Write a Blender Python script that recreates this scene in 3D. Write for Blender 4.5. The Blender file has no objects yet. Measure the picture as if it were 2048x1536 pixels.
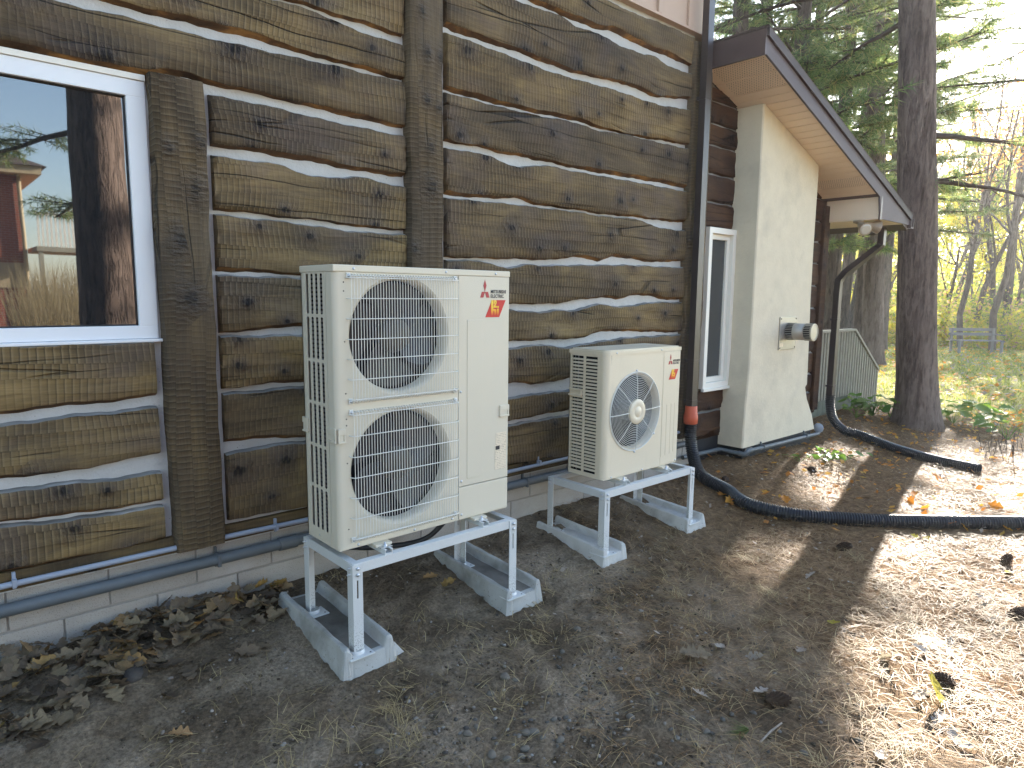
import bpy, bmesh, math, random
import numpy as np
from mathutils import Vector, Matrix, Euler

# ------------------------------------------------------------------ camera, sky, sun, exposure
SC = bpy.context.scene
COL = SC.collection
CAM = np.array([-1.444, -2.81, 1.207])          # camera position, metres
YAW, PITCH, ROLL, FPX = 0.732, 0.130, 0.010, 1352.7
PW, PH = 2048.0, 1536.0
def _axes():
    cy, sy, cp, sp = math.cos(YAW), math.sin(YAW), math.cos(PITCH), math.sin(PITCH)
    f = np.array([sy*cp, cy*cp, -sp]); r = np.array([cy, -sy, 0.0]); u = np.cross(r, f)
    c, s = math.cos(ROLL), math.sin(ROLL)
    return c*r+s*u, -s*r+c*u, f
AR, AU, AF = _axes()
cam_d = bpy.data.cameras.new('camera'); cam = bpy.data.objects.new('camera', cam_d); COL.objects.link(cam)
m = Matrix(((AR[0], AU[0], -AF[0], CAM[0]), (AR[1], AU[1], -AF[1], CAM[1]), (AR[2], AU[2], -AF[2], CAM[2]), (0, 0, 0, 1)))
cam.matrix_world = m
cam_d.sensor_width = 36.0; cam_d.lens = 36.0*FPX/PW; cam_d.clip_start = 0.05; cam_d.clip_end = 2000
SC.camera = cam

SUN_AZ, SUN_EL = math.radians(14.0), math.radians(21.0)     # azimuth from +X towards +Y
W = bpy.data.worlds.new('World'); SC.world = W; W.use_nodes = True
wn = W.node_tree; bg = wn.nodes['Background']
sky = wn.nodes.new('ShaderNodeTexSky'); sky.sky_type = 'NISHITA'; sky.sun_disc = False
sky.sun_elevation = SUN_EL; sky.sun_rotation = math.pi/2-SUN_AZ
sky.air_density = 1.0; sky.dust_density = 0.45; sky.ozone_density = 1.4
wn.links.new(sky.outputs[0], bg.inputs[0]); bg.inputs[1].default_value = 0.075
sl = bpy.data.lights.new('sun', 'SUN'); so = bpy.data.objects.new('sun', sl); COL.objects.link(so)
sl.energy = 4.4; sl.angle = math.radians(0.6); sl.color = (1.0, 0.91, 0.79)
sd = Vector((math.cos(SUN_EL)*math.cos(SUN_AZ), math.cos(SUN_EL)*math.sin(SUN_AZ), math.sin(SUN_EL)))
so.rotation_euler = sd.to_track_quat('Z', 'Y').to_euler()
SC.view_settings.view_transform = 'Standard'; SC.view_settings.look = 'None'
SC.view_settings.exposure = 3.2; SC.view_settings.gamma = 1.0
SC.render.engine = 'CYCLES'
SC.cycles.max_bounces = 8; SC.cycles.transparent_max_bounces = 8; SC.cycles.use_denoising = True

# ------------------------------------------------------------------ photo pixel -> direction -> point on a real plane
def ray(x, y):
    return AR*((x-PW/2)/FPX) - AU*((y-PH/2)/FPX) + AF
def ony(x, y, Y):
    d = ray(x, y); return CAM + d*((Y-CAM[1])/d[1])
def onx(x, y, X):
    d = ray(x, y); return CAM + d*((X-CAM[0])/d[0])
def onz(x, y, Z):
    d = ray(x, y); return CAM + d*((Z-CAM[2])/d[2])
def sstep(t):
    t = np.clip(t, 0, 1); return t*t*(3-2*t)
_rs = np.random.RandomState(5)
_fr = _rs.uniform(-1, 1, (24, 2)); _ph = _rs.uniform(0, 6.28, 24)
def wob(x, y, s):                                             # cheap smooth noise, about -1..1
    v = 0
    for i in range(7):
        k = s*(1+0.45*i); v = v + np.sin(k*(_fr[i, 0]*x*2+_fr[i, 1]*y*2)+_ph[i]+k*0.3*np.sin(k*_fr[i+8, 0]*y+_ph[i+8]))
    return v/3.6
def ground_h(x, y):
    x = np.asarray(x, float); y = np.asarray(y, float)
    z = -0.585+0.145*sstep((y+0.40)/1.2)
    z = z+0.10*np.exp(-((x-5.1)/1.5)**2-((y-0.2)/0.85)**2)*sstep((x-3.0)/1.0)
    z = z+0.05*sstep((x-6)/3)*np.exp(-((y-0.3)/2.0)**2)-0.011*np.clip(x-9, 0, 40)-0.004*np.clip(-x-1, 0, 30)
    z = z+0.012*wob(x, y, 1.3)*(1+0*x)+0.006*wob(x+3, y-7, 4.2)
    r = np.hypot(x, y)
    return z+0.15*wob(x*0.06+4, y*0.06, 1.0)*sstep((r-22)/30)
def ong(x, y):                                                # photo pixel on the ground
    z = -0.55
    for _ in range(12):
        P = onz(x, y, z); z = float(ground_h(P[0], P[1]))
    return onz(x, y, z)

# ------------------------------------------------------------------ node helper
class G:
    def __init__(s, name, rough=0.6, spec=0.3):
        s.m = bpy.data.materials.new(name); s.m.use_nodes = True
        s.t = s.m.node_tree; s.b = s.t.nodes['Principled BSDF']; s.out = s.t.nodes['Material Output']
        s.set(Roughness=rough); s.b.inputs['Specular IOR Level'].default_value = spec
    def n(s, typ, **kw):
        n = s.t.nodes.new('ShaderNode'+typ)
        for k, v in kw.items(): setattr(n, k, v)
        return n
    def put(s, sock, v):
        if hasattr(v, 'is_linked') or hasattr(v, 'links'): s.t.links.new(v, sock)
        elif isinstance(v, (tuple, list)):
            sock.default_value = tuple(v)+((1.0,) if len(v) == 3 and sock.type == 'RGBA' else ())
        else: sock.default_value = v
    def set(s, **kw):
        for k, v in kw.items(): s.put(s.b.inputs[k.replace('_', ' ')], v)
        return s
    def col(s, c): s.put(s.b.inputs['Base Color'], c); return s
    def ma(s, op, a, b=0.0, c=0.0, clamp=False):
        n = s.n('Math', operation=op, use_clamp=clamp)
        s.put(n.inputs[0], a); s.put(n.inputs[1], b); s.put(n.inputs[2], c); return n.outputs[0]
    def obj(s): return s.n('TexCoord').outputs['Object']
    def rnd(s): return s.n('ObjectInfo').outputs['Random']
    def isl(s): return s.n('NewGeometry').outputs['Random Per Island']
    def mp(s, v, scale=(1, 1, 1), loc=(0, 0, 0), rot=(0, 0, 0)):
        n = s.n('Mapping'); s.put(n.inputs[0], v); s.put(n.inputs[1], loc); s.put(n.inputs[2], rot); s.put(n.inputs[3], scale); return n.outputs[0]
    def noise(s, v, scale=5, detail=3, rough=0.55, dist=0.0, col=False):
        n = s.n('TexNoise'); s.put(n.inputs['Vector'], v); s.put(n.inputs['Scale'], scale); s.put(n.inputs['Detail'], detail)
        s.put(n.inputs['Roughness'], rough); s.put(n.inputs['Distortion'], dist); return n.outputs[1 if col else 0]
    def vor(s, v, scale=5, feature='F1', out='Distance', rand=1.0, dim='3D'):
        n = s.n('TexVoronoi', feature=feature, voronoi_dimensions=dim); s.put(n.inputs['Vector'], v); s.put(n.inputs['Scale'], scale); s.put(n.inputs['Randomness'], rand); return n.outputs[out]
    def white(s, v, dim='1D'):
        n = s.n('TexWhiteNoise', noise_dimensions=dim); s.put(n.inputs['W' if dim == '1D' else 'Vector'], v); return n.outputs[0]
    def ramp(s, f, stops, interp='LINEAR'):
        n = s.n('ValToRGB'); s.put(n.inputs[0], f); r = n.color_ramp; r.interpolation = interp
        while len(r.elements) < len(stops): r.elements.new(0.5)
        for e, (p, c) in zip(r.elements, stops):
            e.position = p; e.color = (c, c, c, 1) if isinstance(c, (int, float)) else tuple(c)+(1,)
        return n.outputs[0]
    def mix(s, f, a, b, blend='MIX'):
        n = s.n('Mix', data_type='RGBA', blend_type=blend); s.put(n.inputs[0], f); s.put(n.inputs[6], a); s.put(n.inputs[7], b); return n.outputs[2]
    def sep(s, v):
        n = s.n('SeparateXYZ'); s.put(n.inputs[0], v); return n.outputs
    def comb(s, x, y, z):
        n = s.n('CombineXYZ'); s.put(n.inputs[0], x); s.put(n.inputs[1], y); s.put(n.inputs[2], z); return n.outputs[0]
    def bump(s, h, strength=0.5, dist=0.01):
        n = s.n('Bump'); s.put(n.inputs['Strength'], strength); s.put(n.inputs['Distance'], dist); s.put(n.inputs['Height'], h)
        if s.b.inputs['Normal'].links: s.put(n.inputs['Normal'], s.b.inputs['Normal'].links[0].from_socket)
        s.t.links.new(n.outputs[0], s.b.inputs['Normal']); return s
    def translucent(s, colour, fac=0.4):
        t = s.n('BsdfTranslucent'); s.put(t.inputs[0], colour); x = s.n('MixShader'); s.put(x.inputs[0], fac)
        s.t.links.new(s.b.outputs[0], x.inputs[1]); s.t.links.new(t.outputs[0], x.inputs[2]); s.t.links.new(x.outputs[0], s.out.inputs[0]); return s

def plain(name, c, rough=0.5, spec=0.3, var=0.08, scale=9.0, metallic=0.0, bump=0.0, bscale=60):
    g = G(name, rough, spec); o = g.obj()
    f = g.noise(o, scale, 4)
    g.col(g.mix(f, tuple(x*(1-var) for x in c), tuple(min(1, x*(1+var)) for x in c)))
    if metallic: g.set(Metallic=metallic)
    if bump: g.bump(g.noise(o, bscale, 3), bump, 0.004)
    return g.m

# ------------------------------------------------------------------ materials
def mat_log(name, dark=1.0, red=0.0, vertical=False, scallop=1.0):
    g = G(name, 0.75, 0.25); o = g.obj(); r = g.rnd()
    sx, sy, sz = g.sep(o)
    if vertical: along, up = sz, sx
    else: along, up = sx, sz
    along = g.ma('ADD', along, g.ma('MULTIPLY', r, 31.7)); up = g.ma('ADD', up, g.ma('MULTIPLY', r, 7.3))
    v = g.comb(along, sy, up)
    grain = g.noise(g.mp(v, (2.2, 30, 42)), 1.0, 5, 0.6, 0.6)
    fine = g.noise(g.mp(v, (9, 120, 190)), 1.0, 3, 0.6)
    blot = g.noise(g.mp(v, (1.1, 1, 2.6)), 1.3, 4, 0.62, 0.5)
    blot2 = g.noise(g.mp(v, (1.7, 1, 2.2), (9, 3, 1)), 1.6, 3, 0.6, 0.3)
    d = dark
    c = g.ramp(blot, [(0.30, (0.058*d, 0.042*d, 0.025*d)), (0.45, (0.124*d, 0.088*d, 0.046*d)), (0.57, (0.182*d, 0.127*d, 0.060*d)), (0.72, (0.255*d, 0.178*d, 0.080*d))])
    c = g.mix(g.ramp(blot2, [(0.47, 0.0), (0.70, 0.6)]), c, (0.105*d+0.02*red, 0.078*d, 0.068*d-0.02*red))
    c = g.mix(g.ramp(grain, [(0.3, 0.42), (0.6, 0.0)]), c, (0.052*d, 0.04*d, 0.03*d), 'MIX')
    c = g.mix(0.35, c, g.ramp(fine, [(0.3, 0.35), (0.7, 0.75)]), 'OVERLAY')
    # knots: a dark heart with a wider stained halo
    kv = g.comb(along, g.ma('MULTIPLY', up, 1.3), 0.0); kd = g.vor(kv, 3.6, dim='2D')
    kr = g.sep(g.vor(kv, 3.6, 'F1', 'Color', dim='2D'))[0]
    kn = g.ma('ADD', g.ma('MULTIPLY', kd, g.ma('SUBTRACT', 2.9, g.ma('MULTIPLY', kr, 2.2))), g.ma('MULTIPLY', g.ma('SUBTRACT', g.noise(v, 22, 4), 0.5), 0.16))
    has = g.ma('GREATER_THAN', kr, 0.5)
    heart = g.ma('MULTIPLY', has, g.ramp(kn, [(0.07, 1.0), (0.11, 0.0)]))
    halo = g.ma('MULTIPLY', has, g.ramp(kn, [(0.08, 0.85), (0.26, 0.35), (0.60, 0.0)]))
    c = g.mix(halo, c, (0.062*d, 0.048*d, 0.042*d)); c = g.mix(heart, c, (0.022*d, 0.018*d, 0.016*d))
    # drying checks along the grain
    ck = g.vor(g.mp(g.comb(g.ma('ADD', along, 0.0), sy, g.ma('ADD', up, g.ma('MULTIPLY', g.noise(g.mp(v, (1.4, 1, 1)), 1.0, 2), 0.07))), (0.42, 0, 7.5)), 1.0, 'DISTANCE_TO_EDGE')
    crack = g.ma('MULTIPLY', g.ramp(ck, [(0.006, 1.0), (0.016, 0.0)]), g.ramp(g.noise(g.mp(v, (1.2, 1, 3)), 1.0, 2), [(0.50, 0.0), (0.60, 1.0)]))
    c = g.mix(g.ma('MULTIPLY', crack, 0.75), c, (0.012, 0.01, 0.008))
    # adze marks: rows of overlapping shallow scoops
    row = g.ma('ADD', g.ma('MULTIPLY', up, 14.5), g.ma('MULTIPLY', g.noise(g.mp(v, (1.1, 1, 1.5)), 1.0, 1), 1.5))
    ri = g.ma('FLOOR', row)
    px = g.ma('ADD', g.ma('MULTIPLY', along, 34.0), g.ma('ADD', g.ma('MULTIPLY', g.white(ri), 7.0), g.ma('MULTIPLY', g.noise(g.mp(v, (2.0, 1, 2.5)), 1.0, 1), 2.2)))
    fx = g.ma('FRACT', px); fz = g.ma('FRACT', row)
    sc = g.ma('ADD', g.ma('POWER', fx, 1.6), g.ma('MULTIPLY', g.ma('POWER', fz, 5.0), 0.5))
    sm = g.ramp(g.noise(g.mp(v, (1.3, 1, 1.8), (5, 5, 5)), 1.2, 3), [(0.36, 0.22), (0.58, 1.0)])
    sc = g.ma('MULTIPLY', sc, sm)
    rough_patch = g.ma('MULTIPLY', g.noise(g.mp(v, (55, 30, 22)), 1.0, 3), halo)
    h = g.ma('ADD', g.ma('MULTIPLY', sc, 0.8*scallop), g.ma('ADD', g.ma('MULTIPLY', grain, 0.35), g.ma('SUBTRACT', g.ma('MULTIPLY', rough_patch, 3.0), g.ma('MULTIPLY', crack, 1.6))))
    g.bump(h, 1.0, 0.013); g.bump(fine, 0.35, 0.002)
    c = g.mix(g.ma('MULTIPLY', g.ramp(fx, [(0.72, 0.0), (0.97, 0.60*min(1, scallop))]), sm), c, (0.03*d, 0.025*d, 0.02*d))  # dark line painted at each scoop's edge, imitating its shade
    c = g.mix(g.ma('MULTIPLY', g.ramp(fx, [(0.0, 0.36*min(1, scallop)), (0.35, 0.0)]), sm), c, (0.30*d, 0.235*d, 0.14*d))  # pale band painted at each scoop's start, imitating a highlight
    c = g.mix(g.ma('MULTIPLY', g.ramp(fz, [(0.90, 0.0), (0.99, 0.34*min(1, scallop))]), sm), c, (0.03*d, 0.025*d, 0.02*d))  # row edges darkened too, shade put into the colour
    pv_ = g.ramp(g.white(r), [(0.0, (0.80, 0.80, 0.86)), (0.5, (1.02, 1.0, 0.96)), (1.0, (1.22, 1.16, 1.02))]); c = g.mix(1.0, c, pv_, 'MULTIPLY')
    if vertical: c = g.mix(0.42, c, (0.085*d, 0.072*d, 0.058*d))
    if red >= 1.0: c = g.mix(1.0, c, (1.0, 0.74, 0.80), 'MULTIPLY')
    g.col(c); return g.m
def mat_bark_edge():
    g = G('live_edge', 0.8, 0.2); o = g.obj()
    f = g.noise(g.mp(o, (5, 8, 14)), 1.0, 4, 0.6, 0.5)
    g.col(g.ramp(f, [(0.3, (0.05, 0.03, 0.018)), (0.5, (0.12, 0.066, 0.032)), (0.66, (0.30, 0.155, 0.05))]))
    g.bump(g.noise(g.mp(o, (12, 20, 30)), 1.0, 4), 0.8, 0.01); return g.m
def mat_chink():
    g = G('chinking_mortar', 0.9, 0.1); o = g.obj()
    a = g.noise(o, 5, 4); b = g.noise(o, 90, 3)
    c = g.mix(a, (0.40, 0.39, 0.37), (0.60, 0.59, 0.565))
    sp = g.ramp(g.vor(o, 46), [(0.08, 1.0), (0.14, 0.0)])
    c = g.mix(g.ma('MULTIPLY', sp, g.ramp(g.noise(o, 11, 2), [(0.5, 0.0), (0.62, 0.8)])), c, (0.12, 0.10, 0.085))
    g.col(c); g.bump(b, 0.5, 0.004); g.bump(g.noise(o, 14, 4), 0.7, 0.012); return g.m
def mat_smear():
    g = G('grey_mortar_smear', 0.85, 0.2); o = g.obj()
    f = g.noise(g.mp(o, (4, 8, 30)), 1.0, 4)
    g.col(g.ramp(f, [(0.3, (0.13, 0.125, 0.11)), (0.55, (0.22, 0.215, 0.20)), (0.72, (0.38, 0.375, 0.36))])); g.bump(g.noise(o, 60, 3), 0.4, 0.004); return g.m
def mat_cmu():
    g = G('concrete_block', 0.95, 0.1); o = g.obj(); r = g.rnd()
    v = g.comb(*[g.ma('ADD', q, g.ma('MULTIPLY', r, k)) for q, k in zip(g.sep(o), (17., 3., 5.))])
    c = g.mix(g.noise(v, 4, 4), (0.30, 0.27, 0.235), (0.46, 0.42, 0.37))
    c = g.mix(g.ma('MULTIPLY', g.ramp(g.vor(v, 120), [(0.12, 1.0), (0.3, 0.0)]), 0.55), c, (0.13, 0.115, 0.1))
    c = g.mix(g.ramp(g.noise(v, 2.2, 3), [(0.55, 0.0), (0.7, 0.5)]), c, (0.50, 0.48, 0.46))
    g.col(c); g.bump(g.noise(v, 160, 3), 0.8, 0.004); g.bump(g.noise(v, 9, 3), 0.3, 0.01); return g.m
def mat_concrete(name, c0, c1, stain=(0.10, 0.085, 0.06)):
    g = G(name, 0.9, 0.15); o = g.obj()
    c = g.mix(g.noise(o, 6, 5, 0.6), c0, c1)
    pit = g.ramp(g.vor(g.mp(o, (1, 1, 0.6)), 75), [(0.10, 1.0), (0.2, 0.0)])
    c = g.mix(g.ma('MULTIPLY', pit, g.ramp(g.noise(o, 8, 2), [(0.45, 0.0), (0.62, 0.85)])), c, stain)
    c = g.mix(g.ramp(g.noise(o, 2.6, 4, 0.65), [(0.5, 0.0), (0.74, 0.65)]), c, stain)
    g.col(c); g.bump(g.noise(o, 45, 4), 0.45, 0.005); return g.m
def mat_paint(name, c, rough=0.42):
    g = G(name, rough, 0.4); o = g.obj()
    cc = g.mix(g.noise(o, 3, 3), tuple(x*0.96 for x in c), c)
    cc = g.mix(g.ramp(g.noise(g.mp(o, (22, 22, 3)), 1, 4), [(0.62, 0.0), (0.85, 0.12)]), cc, (0.3, 0.26, 0.2))
    g.col(cc); g.bump(g.noise(o, 300, 2), 0.06, 0.001); g.bump(g.noise(o, 2.2, 2), 0.08, 0.01); return g.m
def mat_bark(name, c0, c1, sc=1.0):
    g = G(name, 0.9, 0.12); o = g.obj()
    d = g.mp(o, (16*sc, 16*sc, 2.6*sc)); n = g.noise(d, 1.0, 5, 0.65, 0.8)
    d2 = g.mp(o, (34*sc, 34*sc, 9*sc)); n2 = g.noise(d2, 1.0, 4, 0.6, 0.3)
    f = g.ramp(g.ma('ADD', g.ma('MULTIPLY', n, 0.7), g.ma('MULTIPLY', n2, 0.3)), [(0.36, 0.0), (0.56, 1.0)])
    c = g.mix(f, tuple(x*0.5 for x in c0), g.mix(g.noise(o, 7*sc, 4), c0, c1))
    g.col(c); g.bump(f, 0.9, 0.022); g.bump(n2, 0.6, 0.008); return g.m
def mat_leafy(name, stops, trans=0.45, rough=0.6, by='isl', boost=1.3):
    g = G(name, rough, 0.25)
    c = g.ramp(g.isl() if by == 'isl' else g.rnd(), stops)
    o = g.obj(); c2 = g.mix(0.5, c, g.ramp(g.noise(o, 30, 3), [(0.3, 0.35), (0.7, 0.7)]), 'OVERLAY')
    g.col(c2); g.translucent(g.mix(1.0, c2, (boost, boost, boost*0.8), 'MULTIPLY'), trans); return g.m
def mat_ground():
    g = G('soil_needles_and_lawn', 0.95, 0.1); o = g.obj(); x, y, z = g.sep(o)
    a = g.noise(o, 2.1, 5, 0.62, 0.3); b = g.noise(o, 60, 6, 0.75)
    soil = g.ramp(a, [(0.30, (0.072, 0.051, 0.031)), (0.45, (0.138, 0.102, 0.066)), (0.62, (0.275, 0.215, 0.150))])
    soil = g.mix(0.8, soil, g.ramp(b, [(0.3, 0.12), (0.7, 0.88)]), 'OVERLAY')
    need = g.ramp(g.noise(o, 24, 5, 0.7), [(0.3, (0.06, 0.036, 0.020)), (0.5, (0.18, 0.105, 0.052)), (0.7, (0.34, 0.22, 0.115))])
    nz = g.ma('MULTIPLY', g.ma('SUBTRACT', g.noise(o, 1.6, 4), 0.5), 1.6)
    # soil is bare beside the two units, needle litter covers everything to the right
    edge = g.ma('ADD', g.ma('ADD', g.ma('MULTIPLY', x, 0.75), g.ma('MULTIPLY', y, -0.55)), nz)
    fn = g.ramp(g.ma('MULTIPLY', g.ma('SUBTRACT', edge, 1.3), 0.6), [(0.0, 0.0), (1.0, 0.95)])
    c = g.mix(fn, soil, need)
    lawn = g.ramp(g.noise(o, 7, 5, 0.7), [(0.3, (0.12, 0.125, 0.03)), (0.48, (0.23, 0.24, 0.05)), (0.6, (0.27, 0.23, 0.07)), (0.72, (0.30, 0.17, 0.08))])
    lm = g.ramp(g.ma('MULTIPLY', g.ma('ADD', g.ma('SUBTRACT', x, 9.2), g.ma('MULTIPLY', nz, 1.2)), 0.5), [(0.0, 0.0), (1.0, 1.0)])
    c = g.mix(lm, c, lawn)
    g.col(c); g.bump(g.noise(o, 55, 5, 0.7), 0.9, 0.018); g.bump(g.noise(o, 9, 4), 0.6, 0.03); return g.m

M = {}
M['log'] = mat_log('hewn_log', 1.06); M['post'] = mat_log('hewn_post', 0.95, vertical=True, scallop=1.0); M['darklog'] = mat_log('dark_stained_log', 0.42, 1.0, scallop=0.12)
M['edge'] = mat_bark_edge(); M['chink'] = mat_chink(); M['smear'] = mat_smear(); M['cmu'] = mat_cmu()
M['mortar'] = plain('block_mortar', (0.30, 0.275, 0.24), 0.95, 0.1, 0.2, 20, bump=0.5)
M['sill'] = mat_log('sill_timber', 0.62, 0.3, scallop=0.3)
M['vinyl'] = plain('white_vinyl', (0.78, 0.79, 0.80), 0.35, 0.4, 0.02)
M['vinyl2'] = plain('ivory_vinyl', (0.80, 0.76, 0.67), 0.4, 0.4, 0.03)
M['cab'] = mat_paint('ivory_enamel', (0.65, 0.59, 0.465)); M['cab2'] = mat_paint('ivory_enamel_warm', (0.69, 0.605, 0.455))
M['wire'] = plain('ivory_wire_coating', (0.70, 0.69, 0.63), 0.4, 0.4, 0.03)
M['black'] = plain('black_plastic', (0.014, 0.014, 0.016), 0.45, 0.4, 0.2)
M['dark'] = plain('dark_cavity', (0.010, 0.011, 0.013), 0.8, 0.1, 0.1)  # near-black, stands for the shade inside openings and holes
M['fan'] = plain('fan_plastic', (0.022, 0.022, 0.025), 0.4, 0.4, 0.1)
M['motor'] = plain('motor_housing', (0.06, 0.052, 0.042), 0.5, 0.4, 0.2)
M['fin'] = plain('aluminium_fins', (0.20, 0.20, 0.205), 0.45, 0.5, 0.3, 60, metallic=0.5)
M['steel'] = mat_paint('white_powder_coat', (0.60, 0.605, 0.585), 0.42)
def _splash():
    g = G('mud_splashed_steel', 0.45, 0.4); o = g.obj(); x, y, z = g.sep(o)
    k = g.ma('MULTIPLY', g.ramp(g.vor(g.mp(o, (1, 1, 0.55)), 190), [(0.18, 1.0), (0.34, 0.0)]), g.ramp(g.ma('ADD', g.ma('MULTIPLY', g.noise(o, 26, 3), 0.26), g.ma('MULTIPLY', z, -1.0)), [(0.40, 0.0), (0.58, 0.95)]))
    g.col(g.mix(k, g.mix(g.noise(o, 4, 3), (0.55, 0.555, 0.54), (0.61, 0.615, 0.595)), (0.07, 0.055, 0.04))); return g.m
M['steelleg'] = _splash()
M['zinc'] = plain('zinc_plated', (0.55, 0.57, 0.60), 0.3, 0.5, 0.15, 40, metallic=0.9)
M['conc'] = mat_concrete('precast_concrete', (0.30, 0.295, 0.27), (0.50, 0.495, 0.465), (0.085, 0.075, 0.05))
M['conc2'] = mat_concrete('precast_concrete_clean', (0.44, 0.425, 0.39), (0.58, 0.565, 0.525), (0.16, 0.13, 0.10))
M['trough'] = mat_concrete('soil_filled_trough', (0.10, 0.088, 0.07), (0.27, 0.25, 0.215), (0.05, 0.04, 0.03))
M['stucco'] = mat_concrete('stucco', (0.58, 0.505, 0.375), (0.72, 0.635, 0.475), (0.50, 0.44, 0.335))
M['soffit'] = plain('tan_soffit', (0.78, 0.645, 0.50), 0.45, 0.35, 0.05, 4)
M['fascia'] = plain('brown_fascia', (0.085, 0.058, 0.055), 0.4, 0.45, 0.12, 5)
M['fascia2'] = plain('mauve_brown_rake', (0.115, 0.095, 0.10), 0.6, 0.15, 0.08, 5)
M['raketrim'] = plain('dark_rake_trim', (0.065, 0.05, 0.05), 0.6, 0.15, 0.1, 5)
M['shingle'] = plain('asphalt_shingle', (0.09, 0.07, 0.062), 0.95, 0.1, 0.4, 70, bump=0.6)
M['spout'] = plain('brown_downspout', (0.042, 0.032, 0.030), 0.38, 0.5, 0.15, 6)
M['hose'] = plain('black_corrugated_plastic', (0.020, 0.021, 0.024), 0.38, 0.5, 0.25, 14)
M['orange'] = plain('orange_adapter', (0.55, 0.115, 0.055), 0.5, 0.35, 0.15, 12)
M['conduit'] = plain('grey_pvc_light', (0.30, 0.33, 0.39), 0.45, 0.4, 0.06, 7)
M['conduit2'] = plain('grey_pipe_weathered', (0.105, 0.118, 0.125), 0.5, 0.4, 0.25, 10)
M['membrane'] = plain('black_dampproofing', (0.022, 0.023, 0.026), 0.6, 0.35, 0.5, 12, bump=0.5)
M['siding'] = plain('tan_board_siding', (0.50, 0.36, 0.27), 0.6, 0.3, 0.06, 5)
M['ground'] = mat_ground()
M['red'] = plain('logo_red', (0.55, 0.035, 0.03), 0.4, 0.3, 0.04); M['red2'] = plain('emblem_red', (0.42, 0.06, 0.06), 0.4, 0.3, 0.04); M['ink'] = plain('dark_ink', (0.04, 0.04, 0.045), 0.5, 0.3, 0.05)
def _yel():
    g = G('logo_yellow_fade', 0.4, 0.3); x, y, z = g.sep(g.n('TexCoord').outputs['Generated'])
    g.col(g.ramp(z, [(0.05, (0.62, 0.07, 0.03)), (0.3, (0.80, 0.34, 0.03)), (0.55, (0.85, 0.55, 0.05)), (1.0, (0.82, 0.58, 0.08))])); return g.m
M['yellow'] = _yel()
def _label():
    g = G('printed_label', 0.5, 0.3); x, y, z = g.sep(g.obj())
    ln = g.ma('FRACT', g.ma('MULTIPLY', z, 105.0)); w = g.noise(g.comb(g.ma('MULTIPLY', x, 260.0), 0.0, g.ma('MULTIPLY', g.ma('FLOOR', g.ma('MULTIPLY', z, 105.0)), 3.3)), 1.0, 2)
    k = g.ma('MULTIPLY', g.ramp(ln, [(0.35, 1.0), (0.5, 0.0)]), g.ramp(w, [(0.47, 0.0), (0.55, 0.7)]))
    g.col(g.mix(k, (0.76, 0.66, 0.50), (0.28, 0.22, 0.16))); return g.m
M['label'] = _label()
def _glass(name, ior, tint=(0.012, 0.014, 0.016)):
    g = G(name, 0.015, 0.5); g.col(tint); g.set(IOR=ior); o = g.obj(); g.bump(g.noise(o, 1.6, 2), 0.035, 0.01); return g.m
M['glass'] = _glass('coated_window_glass', 2.5); M['glass2'] = _glass('window_glass', 1.6, (0.05, 0.053, 0.055))
M['pinebark'] = mat_bark('pine_bark', (0.15, 0.108, 0.086), (0.23, 0.175, 0.145)); M['bark2'] = mat_bark('far_bark', (0.10, 0.075, 0.06), (0.17, 0.13, 0.105), 0.8)
M['twig'] = plain('twig_bark', (0.085, 0.065, 0.052), 0.9, 0.1, 0.3, 12)
M['needle'] = mat_leafy('pine_needles', [(0.0, (0.07, 0.125, 0.05)), (0.5, (0.14, 0.195, 0.075)), (0.85, (0.24, 0.27, 0.11)), (1.0, (0.38, 0.29, 0.13))], 0.55)
M['lf_y'] = mat_leafy('yellow_green_leaves', [(0, (0.216, 0.257, 0.041)), (0.5, (0.432, 0.405, 0.054)), (1, (0.608, 0.446, 0.068))], 0.55)
M['lf_o'] = mat_leafy('orange_leaves', [(0, (0.420, 0.168, 0.042)), (0.5, (0.588, 0.252, 0.056)), (1, (0.630, 0.392, 0.084))], 0.55)
M['lf_g'] = mat_leafy('green_leaves', [(0, (0.084, 0.140, 0.035)), (0.6, (0.196, 0.252, 0.056)), (1, (0.364, 0.350, 0.070))], 0.5)
M['lf_r'] = mat_leafy('pink_russet_leaves', [(0, (0.338, 0.182, 0.130)), (1, (0.468, 0.312, 0.182))], 0.5)
M['oak'] = mat_leafy('dry_oak_leaf', [(0, (0.085, 0.062, 0.042)), (0.45, (0.17, 0.125, 0.08)), (0.8, (0.24, 0.18, 0.105)), (0.93, (0.30, 0.17, 0.07)), (1, (0.36, 0.25, 0.07))], 0.15, 0.7, 'rnd', 1.1)
M['oak_pale'] = mat_leafy('bleached_leaf', [(0, (0.30, 0.25, 0.20)), (1, (0.48, 0.42, 0.36))], 0.2, 0.7, 'rnd', 1.0)
M['maple'] = mat_leafy('orange_maple_leaf', [(0, (0.50, 0.16, 0.03)), (1, (0.55, 0.28, 0.04))], 0.4, 0.6, 'rnd', 1.2)
M['yleaf'] = mat_leafy('yellow_leaf', [(0, (0.42, 0.36, 0.05)), (1, (0.55, 0.45, 0.06))], 0.4, 0.6, 'rnd', 1.2)
M['hosta'] = mat_leafy('green_plant_leaf', [(0, (0.07, 0.17, 0.03)), (1, (0.19, 0.28, 0.05))], 0.45, 0.45, 'rnd', 1.4)
M['litter'] = mat_leafy('fallen_pine_needles', [(0, (0.10, 0.055, 0.028)), (0.4, (0.22, 0.125, 0.055)), (0.75, (0.33, 0.205, 0.095)), (1, (0.43, 0.30, 0.15))], 0.12, 0.6, 'isl', 1.1)
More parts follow.
